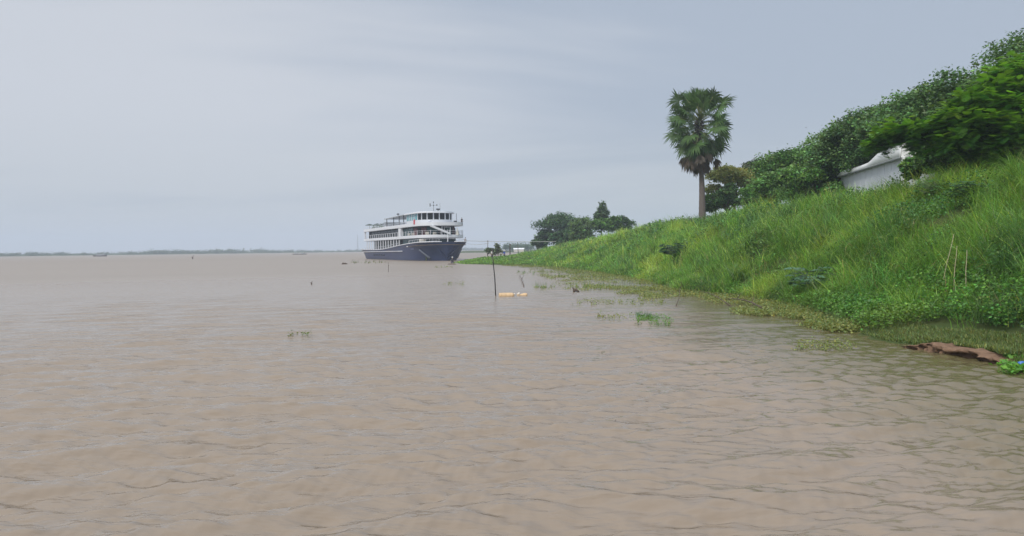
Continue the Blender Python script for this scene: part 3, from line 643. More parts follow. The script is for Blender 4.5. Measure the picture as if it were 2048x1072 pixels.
# palm
def palm(px, py, Y, H, label):
    b0 = at_y(px, py, Y); e = empty('sugar_palm', b0, label=label, cat='palm tree')
    m = MB(); P = []; Rd = []; n = 34
    for i in range(n):
        f = i/(n-1); P.append((-.10*f*2.2+.06*math.sin(f*5), .03*math.sin(f*7), -.6+f*(H*.60))); Rd.append((.44-.17*min(f*1.8, 1))*(1+.05*(i % 2)))
    m.tube(P, Rd, 14); m.build('trunk', M_PALMBARK, e, smooth=True)
    top = np.array((-.25, 0, H*.585))
    def fan(P0, d, R_, col, dead=False):
        d = d/np.linalg.norm(d); roll = rng.normal(0, .95); s = np.cross(d, (0, 0, 1.)); s = s/np.linalg.norm(s) if np.linalg.norm(s) > .1 else np.array((1., 0, 0)); s = s*math.cos(roll)+np.cross(s, d)*math.sin(roll); s -= d*s.dot(d); s /= np.linalg.norm(s); nn = np.cross(s, d)
        K = 26 if not dead else 20; V = []; span = R(128) if not dead else R(48)
        for k in range(K):
            a = -span+2*span*k/(K-1)+rng.normal(0, .02); rl = R_*(1-.25*abs(a/span)**2)*rng.uniform(.74, 1.12)
            dir_ = d*math.cos(a)+s*math.sin(a); pr = -d*math.sin(a)+s*math.cos(a); cup = nn*(.10*R_)
            w0 = rl*.105; drop = np.array((0, 0, -1.))*R_*(.16 if not dead else .1)*rng.uniform(.3, 1.5)
            p0 = P0; p1 = P0+dir_*rl*.58+cup*math.cos(a)*.4; p2 = P0+dir_*rl+drop
            V += [p0, p1-pr*w0/2, p2, p1+pr*w0/2]
        V = np.array(V); return V, np.arange(len(V)).reshape(-1, 4), np.repeat(cols(col, K, .14, .05), 4, 0)
    live = []; dead = []; pet = MB(); n = 80
    for i in range(n):
        f = (i+.5)/n; el = R(86)-f*R(150); az_ = i*2.399963+rng.normal(0, .2)
        d = np.array((math.sin(az_)*math.cos(el), math.cos(az_)*math.cos(el), math.sin(el)))
        pl = rng.uniform(1.7, 3.2)*(.86 if el > R(48) else 1.12 if el > R(-25) else 1.0); st = top+np.array((0, 0, .9*math.sin(el)))
        p1 = st+d*pl; droop = d+np.array((0, 0, -.15-.35*f))
        live.append(fan(p1, droop, rng.uniform(1.5, 1.95), np.array((.060, .115, .032))*rng.uniform(.6, 1.35)))
        pet.tube([st+d*.1, st+d*pl*.5+np.array((0, 0, .05)), p1], [.06, .035, .03], 5)
    V, Q, C = merge(live); mesh_np('fronds', V, Q, M_LEAF, C, parent=e)
    pet.build('stalks', pmat('frond_stalk', (.16, .19, .06), .6), e, smooth=True)
    for i in range(60):
        az_ = i*2.399963+rng.normal(0, .2); el = R(-48)-rng.uniform(0, 1)*R(32)
        d = np.array((math.sin(az_)*math.cos(el), math.cos(az_)*math.cos(el), math.sin(el)))
        pl = rng.uniform(.5, 3.3); p1 = top+np.array((0, 0, -1.4))+d*pl
        dead.append(fan(p1, d+np.array((0, 0, -1.4)), rng.uniform(1.3, 1.9), np.array((.15, .115, .085))*rng.uniform(.55, 1.25), True))
    V, Q, C = merge(dead); mesh_np('dead_fronds', V, Q, M_LEAF, C, parent=e, label='brown hanging skirt of dead fronds')
    fr = MB()
    for i in range(46):
        a = rng.uniform(0, 6.28); rr_ = rng.uniform(.15, .8); c_ = top+np.array((math.cos(a)*rr_*.8-.25, math.sin(a)*rr_-.55, rng.uniform(-1.3, .4)))
        fr.lathe(c_, [(.01, -.13), (.11, -.09), (.15, 0), (.11, .09), (.01, .13)], 8)
    fr.build('fruit_cluster', pmat('palm_fruit', (.02, .016, .016), .5), e, smooth=True)
palm(1404.5, 434, 91, 19.2, 'tall sugar palm with round fan leaf crown standing alone on the bank crest')

# broad-leaved plants on the bank
def big_leaf_plant(px, py, n, lsz, spread, hgt, col, label, name='castor_plant', lobes=7):
    p = hit(px, py, .4); p.z = gz(p.x, p.y); e = empty(name, p, label=label, cat='plant')
    parts = []; m = MB()
    for i in range(n):
        a = i*2.4+rng.normal(0, .3); r_ = spread*math.sqrt(rng.uniform(.05, 1)); h = hgt*rng.uniform(.45, 1.05)
        c_ = np.array((math.sin(a)*r_-.35*hgt, math.cos(a)*r_-.2, h)); m.tube([(0, 0, 0), (c_[0]*.4, c_[1]*.4, h*.7), tuple(c_)], [.025, .016, .008], 5)
        base_az = a+rng.normal(0, .4); P = np.tile(c_, (lobes, 1)); az_ = base_az+np.linspace(-1.9, 1.9, lobes)
        D = np.stack([np.sin(az_), np.cos(az_), np.full(lobes, -.28)], 1); L = lsz*(1-.35*np.abs(np.linspace(-1, 1, lobes)))*rng.uniform(.8, 1.15)
        tilt = rdir(lobes, 3)*1.0; parts.append(leaves(P, D, tilt, L, L*.36, cols(col, lobes, .12, .04)*rng.uniform(.75, 1.25)))
    V, Q, C = merge(parts); mesh_np('leaves', V, Q, M_LEAF, C, parent=e); m.build('stem', pmat('green_stem', (.10, .15, .06), .6), e, smooth=True)
big_leaf_plant(1356, 515, 80, .42, 1.0, 1.5, np.array((.028, .075, .034)), 'dark blue green broad leaved plant in the middle of the grassy slope')
big_leaf_plant(1632, 578, 46, .42, .85, 1.35, np.array((.075, .16, .085)), 'grey green plant with large lobed leaves at the foot of the slope')
big_leaf_plant(1940, 388, 60, .28, .6, .9, np.array((.045, .12, .035)), 'dark leafy plant high on the slope near the right edge', name='leafy_plant')
big_leaf_plant(1888, 388, 130, .20, 1.1, 1.0, np.array((.06, .16, .035)), 'rounded mound of creeper leaves below the fern leaved tree', name='creeper_mound', lobes=5)
big_leaf_plant(1490, 400, 34, .25, .8, .8, np.array((.05, .12, .035)), 'low dark leafy plant on the crest right of the palm', name='leafy_plant', lobes=5)

def tuft(px, py, n, L, Wd, col, label, curve=(1.0, 2.4), name='grass_tuft', Ysh=0):
    p = hit(px, py, .1); p.z = gz(p.x, p.y)
    P = np.zeros((n, 3)); P[:, :2] = rng.normal(0, .12, (n, 2))
    V, Q, C = blades(P, rng.uniform(-3.14, 3.14, n), rng.uniform(.05, .5, n), rng.uniform(*curve, n), rng.uniform(.6, 1.1, n)*L, rng.uniform(.7, 1.3, n)*Wd, cols(col, n, .2, .08), 6)
    o = mesh_np(name, V, Q, M_GRASS, C, label=label, cat='grass tuft', group='big arching grass tufts on the bank'); o.location = p
for a_ in ((1965, 640, 40, 1.25, .022, (.17, .27, .10), 'pale arching grass tuft drooping over the earth ledge'),
          (1860, 635, 30, 1.0, .02, (.15, .25, .09), 'pale grass tuft left of the one over the earth ledge'),
          (2030, 470, 160, 2.0, .028, (.13, .26, .06), 'large arching grass tuft at the right edge halfway up the slope'),
          (1960, 420, 160, 1.9, .026, (.15, .28, .06), 'large arching grass tuft high on the slope near the right edge'),
          (2035, 370, 170, 2.1, .028, (.14, .27, .06), 'tallest grass tuft at the right edge on the crest'),
          (1760, 430, 120, 1.7, .03, (.13, .26, .05), 'arching grass tuft below the shed'),
          (1475, 560, 110, 1.7, .045, (.17, .28, .09), 'pale arching grass tuft at the foot of the slope right of centre'),
          (1900, 500, 110, 1.6, .025, (.13, .26, .05), 'arching grass tuft above the three dry canes'),
          (1620, 470, 120, 1.9, .04, (.14, .27, .05), 'arching grass tuft in the middle of the slope below the trees'),
          (1385, 425, 60, 1.5, .05, (.12, .22, .05), 'thin grass tuft on the crest left of the palm trunk')):
    tuft(a_[0], a_[1], a_[2], a_[3], a_[4], np.array(a_[5]), a_[6])
#PART2

# ------------------------------------------------------------------ river cruise ship
WHITE = pmat('ship_white', (.66, .68, .72), .35, noise=.05, nscale=.4); NAVY = pmat('ship_navy', (.028, .042, .108), .35, spec=.2, noise=.15, nscale=.3)
GREYW = pmat('ship_grey_roof', (.42, .45, .48), .5); DGLASS = pmat('dark_glass', (.008, .012, .016), .25, spec=.05); TEAL = pmat('teal_glass', (.06, .30, .36), .12, spec=.6)
TEALD = pmat('dark_teal_glass', (.015, .065, .07), .25, spec=.08); REDC = pmat('red_curtain', (.10, .025, .03), .8); DARKM = pmat('dark_metal', (.03, .03, .035), .5)
INT = pmat('dark_interior', (.008, .008, .010), .9, spec=.0); WOODD = pmat('deck_wood', (.16, .12, .09), .8); REDP = pmat('red_paint', (.28, .05, .06), .5); GREYM = pmat('grey_metal', (.30, .32, .34), .4, metal=.3)
CREAM = pmat('cream_paint', (.55, .53, .47), .6)
stem = at(897, 521.5); THS = R(23.5)
ship = empty('river_cruise_ship', stem, THS, label='navy and white three deck river cruise ship moored bow on beside the green spit', cat='ship')
LS = 70.0
def hbf(a, n, B, s0):
    def f(s):
        q = max(0, min(1, (s-s0)/a)); return B*(1-(1-q)**n)**(1/n)
    return f
deck_hb = hbf(7.5, 2.7, 6.0, 1.2); hull_top = hbf(8.0, 2.9, 6.5, 0.0); hull_wl = hbf(17, 2.1, 6.0, 1.6)
def sheer(s): return float(np.interp(s, [0, 5, 12, 22, 33, 41, 55, 66, 70], [4.65, 4.55, 4.35, 3.95, 3.35, 2.95, 2.85, 3.0, 3.1]))
def svals(s0, s1): return [s for s in [s0+.0, s0+.05, s0+.2, s0+.5, s0+1, s0+1.7, s0+2.6, s0+3.8, s0+5.2, s0+7, s0+9, s0+12, s0+16, s0+22, s0+30, s0+40, s0+50] if s < s1-.5]+[s1]
def outline(f, s0, s1, inset=0.0):
    S = svals(s0, s1); A_ = [(-max(f(s)-inset, 0.02), s) for s in S]; B_ = [(max(f(s)-inset, 0.02), s) for s in S]; return A_+B_[::-1]
def path(f, s0, s1, inset=0.0):      # open path stern-starboard -> bow -> stern-port
    S = svals(s0, s1); return [(-(f(s)-inset), s) for s in S[::-1]]+[((f(s)-inset), s) for s in S]
# hull
S = sorted(set(svals(0.0, LS)+[60, 66, 68])); J = 9; V = []
for sg in (-1, 1):
    for s in S:
        zt_ = sheer(s)
        for j in range(J):
            f_ = j/(J-1); z = -1.2+(zt_+1.2)*f_
            q = max(0, min(1, z/zt_)) if z > 0 else 0
            ss = max(0, s-(1-q)*.0); hb = hull_wl(ss)*(1-q**1.3)+hull_top(ss)*q**1.3
            if z < 0: hb *= (1+z/1.2*.25)
            if s > 62: hb *= 1-.05*((s-62)/8)**2*(1+2*(1-q))
            V.append((sg*max(hb, .03), s+(1.3*(1-q) if s < .6 else 0)+(.0 if s < 66 else -1.6*(1-q)*(s-66)/4), z))
m = MB(); nS = len(S); m.v = V
for si, sg in enumerate((-1, 1)):
    o_ = si*nS*J
    for i in range(nS-1):
        for j in range(J-1):
            q_ = (o_+i*J+j, o_+(i+1)*J+j, o_+(i+1)*J+j+1, o_+i*J+j+1); m.f.append(q_ if sg > 0 else q_[::-1])
for j in range(J-1): m.f.append((j, nS*J+j, nS*J+j+1, j+1)); a = (nS-1)*J+j; m.f.append((a, a+1, nS*J+a+1, nS*J+a))
hull = m.build('hull', NAVY, ship, smooth=True); hull.data.set_sharp_from_angle(angle=R(22))
m = MB(); m.prism(outline(hull_top, .1, LS-.4, .12), lambda p: sheer(p[1])-.75, lambda p: sheer(p[1])-.65); m.build('main_deck', WOODD, ship)
m = MB()
for sg in (-1, 1): m.tube([(sg*(hull_top(s)+.0), s, sheer(s)+.02) for s in S[1:]], .11, 6)
m.build('gunwale', WHITE, hull, smooth=True)
m = MB()
for sg in (-1, 1): m.tube([(sg*(hull_wl(s)*.35+hull_top(s)*.65+.10), s, 2.5-.004*s) for s in np.linspace(19, 68, 22)], .10, 6)
m.build('rub_rail', WHITE, hull, smooth=True)
def hull_pt(s, z, sg=-1, off=.05):
    q = z/sheer(s); return Vector((sg*(hull_wl(s)*(1-q**1.3)+hull_top(s)*q**1.3+off), s, z))
for sg in (-1, 1):
    for s in (40, 42.5, 45, 47.5, 50, 52.5):
        p = hull_pt(s, 1.35, sg); m = MB(); m.box(p, (.10, .8, .55)); m.build('porthole', DGLASS, hull)
    m = MB(); p = hull_pt(6.2, 2.8, sg, .02); q = hull_pt(4.0, .75, sg, .1)
    m.tube([p, p.lerp(q, .5)+Vector((sg*.05, 0, 0)), q], [.28, .22, .34], 8); m.tube([q+Vector((sg*.05, -.7, .15)), q, q+Vector((sg*.05, .8, .15))], [.07, .2, .07], 6)
    m.build('anchor', pmat('dull_steel', (.12, .14, .18), .6), hull, smooth=True)
    m = MB(); m.tube([hull_pt(14, 3.6, sg, .04)+Vector((0, -.3, 0)), hull_pt(14, 3.6, sg, .04)+Vector((0, .3, 0))], .15, 8); m.build('fairlead', WHITE, hull)
    m = MB()                                       # faint raised name plate, lettering not readable at this distance
    m.box(hull_pt(10.6, 2.95, sg, .06), (.05, 3.0, .22)); m.build('name_strip', pmat('faded_strip', (.085, .095, .18), .5), hull)
# bow bulwark rail, white flare guard
m = MB(); pr = [(x, y, sheer(y)+.75) for x, y in path(hull_top, .15, 13, .15)]; m.tube(pr, .035, 5)
for i in range(0, len(pr), 1): m.tube([(pr[i][0], pr[i][1], sheer(pr[i][1])), pr[i]], .03, 5)
m.build('bow_rail', WHITE, ship)
m = MB(); m.tube([(0, .4, 4.5), (0, .35, 6.2), (0, .3, 7.7)], [.16, .10, .035], 8); m.tube([(0, .35, 5.2), (0, 1.6, 4.2)], .05, 5); m.build('jackstaff', WHITE, ship)
m = MB(); m.box((-2.6, 3.2, 4.75), (1.5, 1.1, .6)); m.tube([(-3.4, 3.2, 4.9), (-1.8, 3.2, 4.9)], .33, 10); m.build('windlass', GREYM, ship)
m = MB(); m.box((-5.0, 5.2, 5.0), (1.2, 2.0, .9)); m.build('deck_locker', CREAM, ship)
# main deck house
mh = hbf(6, 2.6, 5.0, 5.0); m = MB(); m.prism(outline(mh, 5.0, 57), 2.2, 5.66); md = m.build('main_deck_house', INT, ship)
m = MB(); m.ribbon_wall(path(mh, 5.0, 23, -.06), 3.9, 5.55, .04); m.build('front_glazing', TEALD, md)
for sg in (-1, 1):
    for i, s in enumerate(np.arange(25.5, 56, 3.05)):
        m = MB(); m.box((sg*5.06, s+1.5, 4.15), (.06, 2.7, 2.9)); m.build('window', DGLASS, md)
    for s in list(np.arange(24.5, 67, 3.05)):
        m = MB(); m.box((sg*5.72, s, (sheer(s)+5.7)/2), (.16, .42, 5.7-sheer(s)+.1)); m.build('deck_pillar', WHITE, ship)
    m = MB(); zr = lambda s: sheer(s)+.85
    m.tube([(sg*5.8, s, zr(s)) for s in np.linspace(24.5, 69, 12)], .04, 5); m.tube([(sg*5.8, s, zr(s)-.4) for s in np.linspace(24.5, 69, 12)], .03, 5)
    m.build('main_deck_rail', WHITE, ship)
# second deck slab + bulwark
m = MB(); m.prism(outline(deck_hb, 1.2, 67.5), 5.66, 5.86); dk2 = m.build('upper_deck', WHITE, ship)
m = MB(); m.ribbon_wall(path(deck_hb, 1.2, 67.5, .02), 5.70, 6.42, .10); m.box((0, 67.45, 6.05), (11.8, .1, .72)); m.build('bulwark', WHITE, dk2)
uh = hbf(6, 2.6, 4.9, 5.5); m = MB(); m.prism(outline(uh, 5.5, 65), 5.88, 8.64); uhs = m.build('upper_deck_house', INT, ship)
for (s0_, s1_, sg, mt, nm) in ((9.5, 13, -1, REDC, 'curtain'), (13.5, 17.5, -1, TEALD, 'window'), (18, 22.6, -1, TEALD, 'window'), (9.0, 12, 1, TEALD, 'window')):
    m = MB(); m.box((sg*4.95, (s0_+s1_)/2, 7.35), (.08, s1_-s0_, 2.0)); m.build(nm, mt, uhs)
for (x0, x1, mt, nm) in ((-4.4, -3.5, REDC, 'curtain'), (-3.3, -.9, TEALD, 'window'), (-.7, .8, DGLASS, 'window'), (1.1, 3.1, TEALD, 'window'), (3.3, 4.4, REDC, 'curtain')):
    f_ = lambda x: 5.5+6*(1-(1-(min(abs(x), 4.85)/4.9)**2.6)**(1/2.6)); n_ = 5; P = [(x0+(x1-x0)*i/(n_-1), f_(x0+(x1-x0)*i/(n_-1))-.07) for i in range(n_)]
    m = MB(); m.ribbon_wall(P, 6.2, 8.4, .05); m.build(nm, mt, uhs)
for sg in (-1, 1):
    for i, s in enumerate(np.arange(26.5, 63, 4.1)):
        m = MB(); m.box((sg*4.93, s, 7.3), (.07, 3.3, 2.1)); m.build('window', DGLASS, uhs)
    m = MB(); m.box((sg*5.55, 23.6, 7.5), (.7, 2.4, 2.35)); m.build('corner_panel', WHITE, ship)
    m = MB(); m.box((sg*5.7, 67.0, 7.5), (.4, .5, 2.35)); m.build('corner_panel', WHITE, ship)
    m = MB(); m.tube([(sg*5.93, 24.8, 7.45), (sg*5.93, 66.8, 7.45)], .045, 5)
    for s in np.arange(25.6, 66.8, 2.7): m.box((sg*5.93, s, 6.93), (.08, .26, 1.04))
    m.build('side_rail', WHITE, dk2)
m = MB(); P = path(deck_hb, 1.2, 22.4, .10); m.tube([(x, y, 7.42) for x, y in P], .03, 5); m.tube([(x, y, 6.95) for x, y in P], .02, 5); m.build('front_rail', WHITE, dk2)
def along(P, step):
    out_ = []; acc = 0.0; P = [Vector((*p, 0)) for p in P]
    for a, b_ in zip(P[:-1], P[1:]):
        L_ = (b_-a).length; t_ = acc
        while t_ < L_: out_.append(a.lerp(b_, t_/L_)); t_ += step
        acc = t_-L_
    return out_
for p in along(P, 2.6):
    m = MB(); m.tube([(p.x, p.y, 6.35), (p.x, p.y, 7.6)], .06, 6); m.build('rail_post', WHITE, dk2)
# white front stairs
m = MB(); m.ribbon_wall([(-3.9, 1.9), (1.0, 1.35)], lambda p: 6.35+(1.0-p[0])/4.9*2.05, lambda p: 6.85+(1.0-p[0])/4.9*2.05, .9)
m.build('stair', WHITE, ship); m = MB(); m.tube([(1.1, 1.6, 6.3), (1.1, 1.6, 8.3), (-.2, 1.6, 8.3)], .07, 6); m.tube([(-1.0, 1.7, 6.4), (-1.0, 1.7, 8.7)], .08, 6); m.tube([(-.4, 1.7, 6.4), (-.4, 1.7, 8.7)], .05, 6); m.build('stair_rail', WHITE, ship)
m = MB(); m.lathe((3.0, 1.9, 6.3), [(.45, 0), (.42, .1), (.12, 1.5), (.03, 1.9)], 8); m.build('furled_parasol', CREAM, ship)
for x_, y_ in ((-5.2, 12), (-5.2, 16), (-4.2, 3.4), (-2.5, 2.6), (3.6, 3.1)):
    m = MB(); m.box((x_, y_, 6.55), (.9, .8, .12)); m.box((x_, y_+.38, 6.85), (.9, .1, .6)); m.box((x_, y_, 6.2), (.7, .6, .6)); m.build('deck_chair', CREAM, ship)
# sun deck slab + bulwark
m = MB(); m.prism(outline(deck_hb, 1.2, 67.5), 8.66, 8.86); dk3 = m.build('sun_deck', WHITE, ship)
m = MB(); m.ribbon_wall(path(deck_hb, 1.2, 67.5, .02), 8.68, 9.50, .10); m.box((0, 67.45, 9.05), (11.8, .1, .72)); m.build('bulwark', WHITE, dk3)
m = MB(); P = path(deck_hb, 1.2, 67.2, .12)
m.tube([(x, y, 10.0) for x, y in P], .03, 5)
for p in along(P, 2.0): m.tube([(p.x, p.y, 9.4), (p.x, p.y, 10.0)], .03, 5)
m.build('sun_deck_rail', WHITE, dk3)
# wheelhouse
wf = hbf(5.5, 2.3, 4.75, 7.0)
m = MB(); m.prism(outline(wf, 7.0, 20.5), 8.88, 10.35); wh = m.build('wheelhouse', WHITE, ship)
m = MB(); m.prism(outline(wf, 7.0, 20.5, .25), 10.35, 12.0); m.build('wheelhouse_interior', INT, wh)
PW = path(wf, 7.0, 20.3, .03)
pts = along(PW, 1.62)
for i, (a, b_) in enumerate(zip(pts[:-1], pts[1:])):
    mid = (a+b_)/2; teal = mid.x < -4.2 and mid.y > 10.5
    d_ = (b_-a); u_ = d_.normalized(); m = MB(); m.ribbon_wall([(a+u_*.14).to_tuple()[:2], (b_-u_*.14).to_tuple()[:2]], 10.38, 11.95, .04); wn = m.build('window', TEAL if teal else DGLASS, wh)
for a in pts:
    m = MB(); m.box((a.x, a.y, 11.17), (.24, .24, 1.64)); m.build('mullion', WHITE, wh)
rf_ = hbf(6.3, 2.4, 5.35, 6.0)
m = MB(); m.prism(outline(rf_, 6.0, 21.5, 0), 12.0, 12.22); m.prism(outline(rf_, 6.3, 21.2, .5), 12.22, 12.42); m.build('wheelhouse_roof', WHITE, wh)
# mast, radar, lamps
m = MB(); m.tube([(-.8, 9, 12.4), (-.8, 9, 14.9)], [.05, .025], 6); m.tube([(-1.7, 9, 14.0), (.1, 9, 14.0)], .02, 5)
for x_, z_ in ((-1.7, 13.9), (-1.7, 14.3), (.1, 14.1), (-.8, 14.0), (-.8, 14.8)): m.lathe((x_, 9, z_), [(.05, -.18), (.14, -.1), (.14, .12), (.04, .2)], 8)
mast = m.build('mast', DARKM, ship)
m = MB(); m.tube([(.4, 9, 12.4), (.4, 9, 13.0)], .10, 8); m.box((.4, 9, 13.05), (.9, .3, .35)); m.tube([(1.0, 9.2, 12.4), (1.0, 9.2, 14.6)], .03, 5); m.build('radar', DARKM, ship)
m = MB(); m.tube([(-2.4, 38, 12.1), (-2.4, 38, 12.9)], .07, 6); m.lathe((-2.4, 38, 12.9), [(.1, 0), (.4, .1), (.4, .35), (.1, .45)], 10); m.build('vent', DARKM, ship)
# flag, dome light
m = MB(); m.ribbon_wall([(-6.05, 9.2), (-6.15, 8.6), (-6.0, 8.0)], 9.15, 10.35, .03); m.build('flag', pmat('red_flag', (.45, .06, .07), .8), ship); m = MB(); m.tube([(-6.05, 9.3, 8.9), (-6.05, 9.3, 10.6)], .03, 5); m.build('flag_pole', WHITE, ship)
m = MB(); m.lathe((-2.6, 6.6, 9.65), [(.02, 0), (.4, .12), (.5, .35), (.35, .55), (.02, .6)], 12); m.build('searchlight', WHITE, ship, smooth=True)
m = MB(); m.tube([(4.9, 7.8, 12.0), (4.9, 7.8, 9.0)], .06, 6); m.box((4.7, 8.2, 9.7), (.7, .7, .8)); m.build('side_console', DARKM, ship)
# canopy aft of the wheelhouse, sails, umbrellas
m = MB(); ol = [(-5.6, 20.6), (-5.6, 42), (5.2, 42), (5.2, 20.6)]; m.prism(ol, lambda p: 12.05-.015*(p[1]-20), lambda p: 12.22-.015*(p[1]-20)); cn = m.build('canopy_roof', GREYW, ship)
for sg in (-1, 1):
    for s in (21.6, 26.2, 32.2, 40.0):
        m = MB(); m.tube([(sg*5.2, s, 8.8), (sg*5.2, s+.1, 12.0)], .12, 8); m.build('canopy_post', DARKM, ship)
for k in range(3):
    m = MB(); s = 44+k*6.2; m.prism([(-4.9, s), (-4.2, s+5.4), (3, s+5), (3, s)], lambda p: 10.95-.03*(p[1]-44), lambda p: 11.02-.03*(p[1]-44)); m.build('sun_sail', GREYW, ship)
    for x_ in (-4.8, 2.9):
        m = MB(); m.tube([(x_, s+.3, 8.8), (x_, s+.3, 11.0-.03*(s-44))], .06, 6); m.build('sail_post', WHITE, ship)
LEAFS = pmat('potted_leaf', (.05, .10, .04), .7); PARG = pmat('dark_green_cloth', (.06, .085, .075), .8)
for x_, s in ((-4.6, 65.5), (-3.0, 61.5), (3, 64)):
    m = MB(); m.tube([(x_, s, 8.8), (x_, s, 11.0)], .04, 6); m.lathe((x_, s, 10.75), [(1.5, 0), (1.45, .06), (.7, .35), (.05, .55)], 10); m.build('parasol', PARG, ship)
for x_, s in ((-5.1, 52.5), (-5.1, 57.5), (-5.1, 47.5)):
    P_ = np.array((x_, s, 9.6))+rng.normal(0, 1, (120, 3))*np.array((.4, .6, .45)); V_, Q_, C_ = leaves(P_, rdir(120), rdir(120), np.full(120, .35), np.full(120, .15), cols(np.array((.05, .10, .04)), 120))
    pp = mesh_np('potted_plant', V_, Q_, M_LEAF, C_, parent=ship); m = MB(); m.lathe((x_, s, 8.86), [(.25, 0), (.35, .55)], 10); m.build('pot', CREAM, pp)
# dark loungers on the sun deck
for s in np.arange(43, 64, 2.6):
    m = MB(); m.box((-4.2, s, 9.15), (1.8, .6, .12)); m.box((-4.95, s, 9.4), (.1, .6, .5)); m.box((-4.2, s, 9.0), (1.6, .5, .3)); m.build('lounger', CREAM, ship)
SM = Matrix.Translation(stem) @ Matrix.Rotation(THS, 4, 'Z')

# mooring lines
ROPE = pmat('mooring_rope', (.35, .36, .33), .9)
def rope(a, b_, sag, r, label):
    a = Vector(a); b_ = Vector(b_); m = MB(); m.tube([a.lerp(b_, i/20)-Vector((0, 0, sag*4*(i/20)*(1-i/20)))-a for i in range(21)], r, 6)
    o = m.build('mooring_rope', ROPE, smooth=True, label=label, cat='rope', group='mooring ropes from the bow'); o.location = a
rope(SM @ Vector((6.1, 3.5, 4.9)), at_y(1112, 483, 150), .15, .055, 'upper taut mooring rope running from the ship bow to the grassy bank')
rope(SM @ Vector((6.0, 3.2, 4.2)), at_y(978, 486, 165), .3, .035, 'lower slack mooring rope running from the ship bow to a post on the spit')
def post(px, py0, py1, Y, r, label, name='post', lean=0):
    a = at_y(px, py1, Y); b_ = at_y(px+lean, py0, Y); d = b_-a; m = MB(); m.tube([Vector((0, 0, -.4)), d*.5, d], [r, r*.9, r*.75], 7); m.tube([d*.96+Vector((-.25, 0, 0)), d*.96+Vector((.25, 0, 0))], r*.5, 5)
    o = m.build(name, M_WOOD, smooth=True, label=label, cat='post'); o.location = a
post(975.5, 481, 508, 163, .07, 'thin wooden post on the spit holding the lower mooring rope')
post(1020, 488, 506, 172, .12, 'dark wooden post standing in the weeds right of the person in blue')
post(1036, 489, 503, 176, .06, 'thin pale pole on the spit behind the green weeds')
# pole in the water
a = at(991, 591); b_ = at_y(984.5, 497, a.y); d = b_-a; m = MB(); m.tube([-d*.1, d*.35+Vector((.03, 0, 0)), d*.7, d], [.035, .032, .028, .018], 8)
o = m.build('bamboo_pole', DARKM, smooth=True, label='tall thin dark pole standing in the river left of the orange drum', cat='pole'); o.location = a
a = at(776.5, 544); d = Vector((.02, 0, 1.25)); m = MB(); m.tube([-d*.2, d*.5+Vector((.02, 0, 0)), d], [.03, .03, .02], 6); m.tube([d*.55, d*.55+Vector((.12, 0, .22))], .015, 5)
o = m.build('stick', M_WOOD, smooth=True, label='short thin stick standing in the open water before the ship', cat='stick'); o.location = a
# orange drum and bottle afloat
ORG = pmat('orange_plastic', (.56, .39, .22), .6, noise=.25, nscale=3); PLW = pmat('clear_plastic', (.62, .56, .48), .25, noise=.1, nscale=5)
e = empty('orange_drum', at(1013, 592), R(4), label='larger faded orange plastic drum lying in the water beside the thin dark pole', cat='drum')
m = MB(); prof = [(-.46, .02), (-.45, .12), (-.42, .165), (-.30, .175), (-.28, .165), (-.26, .175), (-.02, .178), (0, .168), (.02, .178), (.26, .175), (.28, .165), (.30, .175), (.38, .16), (.44, .09), (.45, .02)]
m.tube([(x, 0, .02) for x, r_ in prof], [r_ for x, r_ in prof], 20); m.build('drum_body', ORG, e, smooth=True)
m = MB(); m.tube([(.44, 0, .10), (.50, 0, .10), (.53, 0, .10)], [.05, .05, .04], 10); m.build('cap', PLW, e, smooth=True)
e = empty('orange_float', at(1044, 591), R(-3), label='smaller pale orange plastic float lying right of the orange drum', cat='float')
m = MB(); prof = [(-.32, .03), (-.28, .07), (-.1, .075), (0, .10), (.10, .13), (.24, .14), (.30, .12), (.33, .03)]
m.tube([(x, 0, .015) for x, r_ in prof], [r_ for x, r_ in prof], 16); m.build('float_body', ORG, e, smooth=True)
m = MB(); m.tube([(-.30, 0, .08), (-.20, 0, .10), (-.12, 0, .10)], [.04, .085, .082], 10); m.build('collar', PLW, e, smooth=True)
e = empty('blue_bottle', at(2044, 738), R(30), label='small blue plastic bottle caught in the bright green water plants', cat='bottle')
m = MB(); m.tube([(-.12, 0, .12), (-.11, 0, .12), (.06, 0, .12), (.11, 0, .12), (.15, 0, .12)], [.01, .055, .055, .02, .018], 12); m.build('bottle_body', pmat('blue_plastic', (.05, .16, .5), .3), e, smooth=True)
m = MB(); m.tube([(.15, 0, .12), (.18, 0, .12)], .022, 10); m.build('cap', PLW, e)

# ------------------------------------------------------------------ white roofed shed on the bank
a = at_y(1681, 354, 65.8); b_ = at_y(1808, 315, 51.6); d = b_-a; Ln = math.hypot(d.x, d.y); rz = math.atan2(d.y, d.x)
gz0 = gz((a.x+b_.x)/2, (a.y+b_.y)/2)
e = empty('white_roofed_shed', (a.x, a.y, a.z-2.4), rz, label='long low white shed with a humped rounded roof half hidden by grass and trees', cat='shed')
SW = pmat('shed_wall', (.58, .61, .66), .5, noise=.15, nscale=1.2); SR = pmat('shed_roof', (.80, .81, .82), .45, noise=.07, nscale=1.5)
slope = d.z/Ln; e_h = lambda x: 2.4+slope*x
m = MB(); m.prism([(0.15, 0), (Ln-.1, 0), (Ln-.1, 2.6), (.15, 2.6)], -2.5, lambda p: e_h(p[0])); sw_ = m.build('wall', SW, e)
for x in np.arange(1.2, Ln-.3, 1.35):
    m = MB(); m.box((x, -.012, e_h(x)-1.7), (.03, .03, 3.2)); m.build('panel_joint', SW, sw_)
